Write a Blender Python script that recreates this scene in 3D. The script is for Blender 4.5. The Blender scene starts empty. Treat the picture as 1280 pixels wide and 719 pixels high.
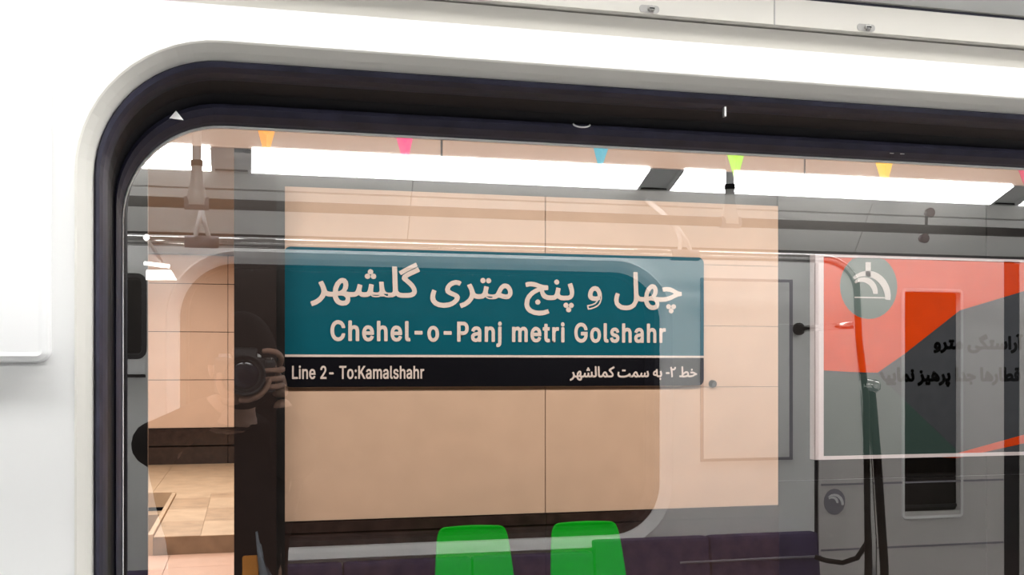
import bpy, bmesh, math, random
from mathutils import Vector, Matrix
from mathutils.geometry import tessellate_polygon

sc = bpy.context.scene
COL = sc.collection
# ------------------------------------------------------------------ camera, world, lights
EYE = 1.55                      # lens height above the car floor
YAW = math.radians(14.0)        # the lens looks 14 degrees to the right of the window's normal
FOC = 1340.0                    # focal length in pixels of the 1280 px frame
cam_data = bpy.data.cameras.new('camera')
cam_data.sensor_width = 36
cam_data.lens = 36 * FOC / 1280
cam_data.shift_y = 100.5 / 1280
cam_data.clip_start = 0.01
cam_data.clip_end = 100
cam = bpy.data.objects.new('camera', cam_data)
COL.objects.link(cam)
cam.location = (0, 0, EYE)
cam.rotation_euler = (math.pi / 2, 0, -YAW)
sc.camera = cam

world = bpy.data.worlds.new('world')
sc.world = world
world.use_nodes = True
world.node_tree.nodes['Background'].inputs[0].default_value = (0.02, 0.02, 0.022, 1)
world.node_tree.nodes['Background'].inputs[1].default_value = 0.3

sc.view_settings.view_transform = 'Standard'
sc.view_settings.look = 'None'
sc.view_settings.gamma = 1
sc.view_settings.exposure = 0.0
sc.view_settings.use_curve_mapping = False
try:
    sc.cycles.use_denoising = True
    sc.cycles.max_bounces = 8
    sc.cycles.transparent_max_bounces = 12
    sc.cycles.sample_clamp_indirect = 6
except Exception:
    pass

LAMP_STRENGTH = 22.0            # the car's ceiling light panels
STATION_POWER = 26.0            # the platform's lamp rows

def area_light(name, loc, sx, sy, power, color, rot=(0, 0, 0)):
    l = bpy.data.lights.new(name, 'AREA')
    l.shape = 'RECTANGLE'; l.size = sx; l.size_y = sy; l.energy = power; l.color = color
    o = bpy.data.objects.new(name, l)
    COL.objects.link(o); o.location = loc; o.rotation_euler = rot
    return o
area_light('platform_lamp_light', (2.2, 3.6, 2.96), 7.0, 0.12, STATION_POWER * 7.0, (1, .93, .84), (math.radians(25), 0, 0))
area_light('concourse_lamp_light', (-0.8, 10.5, 3.1), 0.15, 8.0, STATION_POWER * 12, (1, .93, .84))

# ------------------------------------------------------------------ planes of the place
GLASS_Y = 1.30                  # window glass
WALL_Y = 1.15                   # inner face of the near side wall
OPP_Y = -1.45                   # inner face of the opposite side wall
ST_Y = 5.60                     # platform wall
_s, _c = math.sin(YAW), math.cos(YAW)
def on_plane(u, v, y):
    """point of the plane Y=y that lies on the sight line through (u, v)"""
    xc = (u - 640) / FOC
    k = _c - xc * _s
    return Vector((y * (_s + xc * _c) / k, y, EYE + y * (460 - v) / FOC / k))
def mirrored(u, v, d):
    """real point whose image in the glass stands on plane Y=d"""
    p = on_plane(u, v, d)
    return Vector((p.x, 2 * GLASS_Y - d, p.z))

# ------------------------------------------------------------------ materials
def mat(name, color, rough=.5, metal=0, emit=0, noise=0, scale=8, bump=0, spec=.5, coat=0):
    m = bpy.data.materials.new(name); m.use_nodes = True
    nt = m.node_tree; b = nt.nodes['Principled BSDF']
    b.inputs['Base Color'].default_value = (*color, 1)
    b.inputs['Roughness'].default_value = rough
    b.inputs['Metallic'].default_value = metal
    b.inputs['Specular IOR Level'].default_value = spec
    b.inputs['Coat Weight'].default_value = coat
    if emit:
        b.inputs['Emission Color'].default_value = (*color, 1)
        b.inputs['Emission Strength'].default_value = emit
    if noise or bump:
        tc = nt.nodes.new('ShaderNodeTexCoord')
        n = nt.nodes.new('ShaderNodeTexNoise')
        n.inputs['Scale'].default_value = scale; n.inputs['Detail'].default_value = 6
        nt.links.new(tc.outputs['Object'], n.inputs['Vector'])
        if noise:
            r = nt.nodes.new('ShaderNodeValToRGB')
            r.color_ramp.elements[0].position = .3; r.color_ramp.elements[1].position = .7
            r.color_ramp.elements[0].color = (*[c * (1 - noise) for c in color], 1)
            r.color_ramp.elements[1].color = (*[min(1, c * (1 + noise)) for c in color], 1)
            nt.links.new(n.outputs['Fac'], r.inputs['Fac']); nt.links.new(r.outputs['Color'], b.inputs['Base Color'])
        if bump:
            bp = nt.nodes.new('ShaderNodeBump'); bp.inputs['Strength'].default_value = bump; bp.inputs['Distance'].default_value = .002
            nt.links.new(n.outputs['Fac'], bp.inputs['Height']); nt.links.new(bp.outputs['Normal'], b.inputs['Normal'])
    return m

M = {}
M['lining'] = mat('white wall lining', (.86, .86, .84), .45, noise=.015, scale=3)
M['surround'] = mat('shade grey window surround', (.70, .68, .62), .5)  # greyer than the lining: shade of the inward facing chamfer put into the colour
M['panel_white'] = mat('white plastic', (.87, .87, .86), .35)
M['cove'] = mat('cove lining', (.66, .66, .63), .5, noise=.02)
M['flange'] = mat('anodised flange', (.56, .535, .48), .45)
M['ceiling'] = mat('ceiling lining', (.72, .70, .68), .5)
M['floor'] = mat('grey rubber floor', (.18, .18, .19), .6, noise=.15, scale=60)
M['rubber'] = mat('dark navy rubber', (.024, .023, .042), .5, noise=.3, scale=30, bump=.2, spec=.35)
M['rubber_black'] = mat('black rubber', (.005, .005, .007), .5, bump=.2, scale=40, spec=.3)
M['seal_pale'] = mat('pale metallic seal marks', (.85, .84, .82), .3, metal=.6)
M['steel'] = mat('polished steel', (.80, .79, .77), .15, metal=1)
M['steel_dark'] = mat('dark bronze steel', (.006, .004, .003), .5, spec=.15)
M['screw'] = mat('zinc screw', (.35, .34, .32), .4, metal=.7)
M['black'] = mat('black void', (.003, .003, .004), .9, spec=.05)
M['lamp'] = mat('light diffuser', (1, 1, 1), .5, emit=LAMP_STRENGTH)
M['seat_purple'] = mat('dark purple seat cloth', (.035, .022, .075), .8, noise=.2, scale=200)
M['seat_trim'] = mat('grey seat trim', (.22, .21, .24), .5)
M['door'] = mat('door leaf lining', (.62, .59, .56), .4, noise=.03)
M['tile'] = mat('cream stone tile', (.70, .485, .355), .42, noise=.045, scale=5)
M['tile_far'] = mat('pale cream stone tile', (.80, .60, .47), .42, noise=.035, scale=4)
M['grout'] = mat('dark joint', (.05, .04, .035), .9)
M['brown_stone'] = mat('dark brown polished stone', (.035, .021, .018), .22, noise=.35, scale=12)
M['column_stone'] = mat('black brown column stone', (.020, .013, .012), .35, noise=.1, scale=14, spec=.3)
M['black_stone'] = mat('black stone cladding', (.010, .009, .009), .3, noise=.3, scale=10)
M['fascia'] = mat('tan fascia sheet', (.41, .25, .165), .5, noise=.05, scale=3)
M['stair_stone'] = mat('tan stair stone', (.40, .29, .19), .55, noise=.18, scale=6)
M['stair_riser'] = mat('brown stair stone', (.26, .19, .13), .6, noise=.2, scale=6)
M['landing'] = mat('light travertine', (.50, .38, .26), .55, noise=.12, scale=5)
M['pink_floor'] = mat('pink polished floor stone', (.62, .42, .33), .35, noise=.06, scale=7)
M['platform_floor'] = mat('platform floor stone', (.45, .32, .25), .4, noise=.1, scale=7)
M['teal'] = mat('teal sign face', (.0, .102, .150), .5, noise=.04, scale=9, spec=.12)
M['sign_black'] = mat('black sign face', (.003, .003, .006), .5, spec=.1)
M['sign_body'] = mat('sign box', (.02, .05, .06), .5)
M['letters'] = mat('sign lettering white', (.80, .68, .63), .6, spec=.2)
M['poster_orange'] = mat('poster orange', (.62, .050, .0), .6, noise=.06, scale=10, spec=.1)
M['poster_slate'] = mat('poster slate', (.046, .052, .062), .6, noise=.08, scale=12, spec=.1)
M['poster_green'] = mat('poster dark green', (.022, .050, .045), .5)
M['poster_disc'] = mat('poster grey disc', (.10, .15, .145), .5)
M['poster_frame'] = mat('pale poster frame', (.72, .66, .70), .4)
M['poster_white'] = mat('poster white mark', (.60, .58, .58), .5)
M['poster_ink'] = mat('poster black ink', (.001, .001, .001), .8, spec=0)
M['seat_green'] = mat('bright green plastic', (.0, .33, .008), .4, noise=.04, scale=6, spec=.15)
M['string'] = mat('bunting string', (.5, .5, .45), .8)
M['skin'] = mat('skin', (.34, .19, .13), .5, noise=.06, scale=20)
M['coat'] = mat('black coat', (.004, .004, .005), .9, bump=.2, scale=60, spec=.05)
M['cap'] = mat('black knitted cap', (.004, .004, .004), .9, bump=.4, scale=120, spec=.05)
M['camera_body'] = mat('black camera body', (.012, .012, .013), .45, bump=.2, scale=200)
M['camera_glass'] = mat('lens glass', (.01, .01, .02), .05, coat=.5)
M['scarf'] = mat('blue grey scarf', (.22, .26, .30), .8, noise=.2, scale=40, bump=.4)
M['orange_cloth'] = mat('orange cloth', (.75, .28, .03), .7, noise=.1, scale=30)
M['tape'] = mat('ochre tape', (.75, .42, .05), .6)
M['dark_red'] = mat('dark red plastic', (.06, .008, .008), .5)
FLAG = {}
for _n, _col in (('orange', (1, .36, .01)), ('pink', (.85, .02, .19)), ('blue', (.02, .33, .48)),
                 ('green', (.42, .85, .03)), ('yellow', (1, .52, .01)), ('red', (.55, .01, .08))):
    FLAG[_n] = mat(_n + ' flag cloth', _col, .7)

def glass_mat(name, tint, refl):
    """pane: mirrors on the side that faces the viewer, lets light through"""
    m = bpy.data.materials.new(name); m.use_nodes = True
    nt = m.node_tree; nt.nodes.clear()
    out = nt.nodes.new('ShaderNodeOutputMaterial')
    tr = nt.nodes.new('ShaderNodeBsdfTransparent'); tr.inputs[0].default_value = (*tint, 1)
    gl = nt.nodes.new('ShaderNodeBsdfGlossy'); gl.inputs['Roughness'].default_value = 0.0
    gl.inputs[0].default_value = (1, 1, 1, 1)
    geo = nt.nodes.new('ShaderNodeNewGeometry')
    fr = nt.nodes.new('ShaderNodeFresnel'); fr.inputs[0].default_value = 1.5
    ad = nt.nodes.new('ShaderNodeMath'); ad.operation = 'ADD'; ad.inputs[1].default_value = refl - .04
    inv = nt.nodes.new('ShaderNodeMath'); inv.operation = 'SUBTRACT'; inv.inputs[0].default_value = 1
    mul = nt.nodes.new('ShaderNodeMath'); mul.operation = 'MULTIPLY'
    mix = nt.nodes.new('ShaderNodeMixShader')
    nt.links.new(fr.outputs[0], ad.inputs[0]); nt.links.new(geo.outputs['Backfacing'], inv.inputs[1])
    nt.links.new(ad.outputs[0], mul.inputs[0]); nt.links.new(inv.outputs[0], mul.inputs[1])
    nt.links.new(mul.outputs[0], mix.inputs[0]); nt.links.new(tr.outputs[0], mix.inputs[1]); nt.links.new(gl.outputs[0], mix.inputs[2])
    nt.links.new(mix.outputs[0], out.inputs[0])
    return m
M['glass'] = glass_mat('coated window glass', (.94, .94, .94), .225)
M['glass_dark'] = glass_mat('dark window glass', (.12, .12, .13), .008)

# ------------------------------------------------------------------ building helpers
def link(name, me, material, parent=None, smooth=False, **kw):
    if material is not None:
        for mm in (material if isinstance(material, (list, tuple)) else [material]): me.materials.append(mm)
    o = bpy.data.objects.new(name, me); COL.objects.link(o)
    if parent is not None: o.parent = parent
    if smooth:
        for p in me.polygons: p.use_smooth = True
    for k, v in kw.items(): o[k] = v
    return o
def mesh(name, verts, faces, material, parent=None, smooth=False, bevel=0, fixn=True, **kw):
    """verts are world coordinates; they become relative to the parent's place"""
    off = parent_loc(parent)
    me = bpy.data.meshes.new(name)
    me.from_pydata([Vector(v) - off for v in verts], [], faces)
    if fixn:
        bm = bmesh.new(); bm.from_mesh(me); bmesh.ops.recalc_face_normals(bm, faces=bm.faces)
        if bevel: bmesh.ops.bevel(bm, geom=bm.edges[:], offset=bevel, segments=2, affect='EDGES', profile=.6)
        bm.to_mesh(me); bm.free()
    return link(name, me, material, parent, smooth, **kw)
def parent_loc(p):
    v = Vector((0, 0, 0))
    while p is not None: v = v + p.location; p = p.parent
    return v
def box(name, a, b, material, parent=None, bevel=0, **kw):
    x0, y0, z0 = a; x1, y1, z1 = b
    v = [(x, y, z) for x in (x0, x1) for y in (y0, y1) for z in (z0, z1)]
    f = [(0, 1, 3, 2), (4, 6, 7, 5), (0, 4, 5, 1), (2, 3, 7, 6), (0, 2, 6, 4), (1, 5, 7, 3)]
    return mesh(name, v, f, material, parent, bevel=bevel, **kw)
def root(name, loc, label, cat, group=None, kind=None):
    o = bpy.data.objects.new(name, None); COL.objects.link(o); o.location = loc; o.empty_display_size = .05
    if label: o['label'] = label
    if cat: o['category'] = cat
    if group: o['group'] = group
    if kind: o['kind'] = kind
    return o
def tag(o, label, cat, group=None):
    o['label'] = label; o['category'] = cat
    if group: o['group'] = group
    return o
def tube_data(path, rad, n=12, cap=True):
    path = [Vector(p) for p in path]; rads = rad if isinstance(rad, (list, tuple)) else [rad] * len(path)
    V, F = [], []; up = None
    for i, p in enumerate(path):
        t = (path[min(i + 1, len(path) - 1)] - path[max(i - 1, 0)]).normalized()
        if up is None:
            up = Vector((0, 0, 1)) if abs(t.z) < .9 else Vector((0, 1, 0))
        a = (up - t * up.dot(t)).normalized(); b = t.cross(a); up = a
        for k in range(n):
            an = 2 * math.pi * k / n
            V.append(p + (a * math.cos(an) + b * math.sin(an)) * rads[i])
    for i in range(len(path) - 1):
        for k in range(n):
            F.append((i * n + k, i * n + (k + 1) % n, (i + 1) * n + (k + 1) % n, (i + 1) * n + k))
    if cap: F.append(tuple(range(n))[::-1]); F.append(tuple(range((len(path) - 1) * n, len(path) * n)))
    return V, F
def tube(name, path, rad, material, parent=None, n=12, **kw):
    V, F = tube_data(path, rad, n)
    o = mesh(name, V, F, material, parent, **kw)
    for p in o.data.polygons: p.use_smooth = len(p.vertices) == 4
    return o
def lathe(name, axis_pts, material, parent=None, n=20, **kw):      # axis_pts: [(point, radius)]
    return tube(name, [a for a, r in axis_pts], [r for a, r in axis_pts], material, parent, n, **kw)
def rrect(x0, x1, z0, z1, r, off=0, seg=14):
    x0 += off; x1 -= off; z0 += off; z1 -= off; r = max(r - off, .001); P = []
    for cx, cz, a0 in ((x1 - r, z1 - r, 0), (x0 + r, z1 - r, 90), (x0 + r, z0 + r, 180), (x1 - r, z0 + r, 270)):
        for k in range(seg + 1):
            a = math.radians(a0 + 90 * k / seg); P.append((cx + r * math.cos(a), cz + r * math.sin(a)))
    return P
def swept(name, rect, profile, material, parent=None, closed=False, **kw):
    """profile: list of (inward offset, Y) carried round the rounded rectangle"""
    V, F = [], []; n = 0
    for pr in profile:
        off, y = pr[:2]; top = pr[2] if len(pr) > 2 else 0      # third entry: extra drop of the top edge
        ring = rrect(rect[0], rect[1], rect[2], rect[3] - top, rect[4], off=off); n = len(ring)
        V += [(x, y, z) for x, z in ring]
    m = len(profile)
    for i in range(m if closed else m - 1):
        j = (i + 1) % m
        for k in range(n): F.append((i * n + k, i * n + (k + 1) % n, j * n + (k + 1) % n, j * n + k))
    return mesh(name, V, F, material, parent, smooth=False, **kw)
def sheet_with_holes(name, outer, holes, y0, y1, material, parent=None, **kw):
    """upright sheet in XZ between Y=y0 and Y=y1 with rounded holes"""
    loops = [outer] + holes
    flat = [p for l in loops for p in l]; N = len(flat)
    tris = tessellate_polygon([[Vector((x, z, 0)) for x, z in l] for l in loops])
    V = [(x, y0, z) for x, z in flat] + [(x, y1, z) for x, z in flat]
    F = [tuple(t) for t in tris] + [tuple(i + N for i in t)[::-1] for t in tris]
    s = 0
    for l in loops:
        for k in range(len(l)):
            a, b = s + k, s + (k + 1) % len(l); F.append((a, b, b + N, a + N))
        s += len(l)
    return mesh(name, V, F, material, parent, **kw)
def plate(name, pts, y0, y1, material, parent=None, **kw):
    """solid cut from a flat XZ outline"""
    return sheet_with_holes(name, pts, [], y0, y1, material, parent, **kw)

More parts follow.
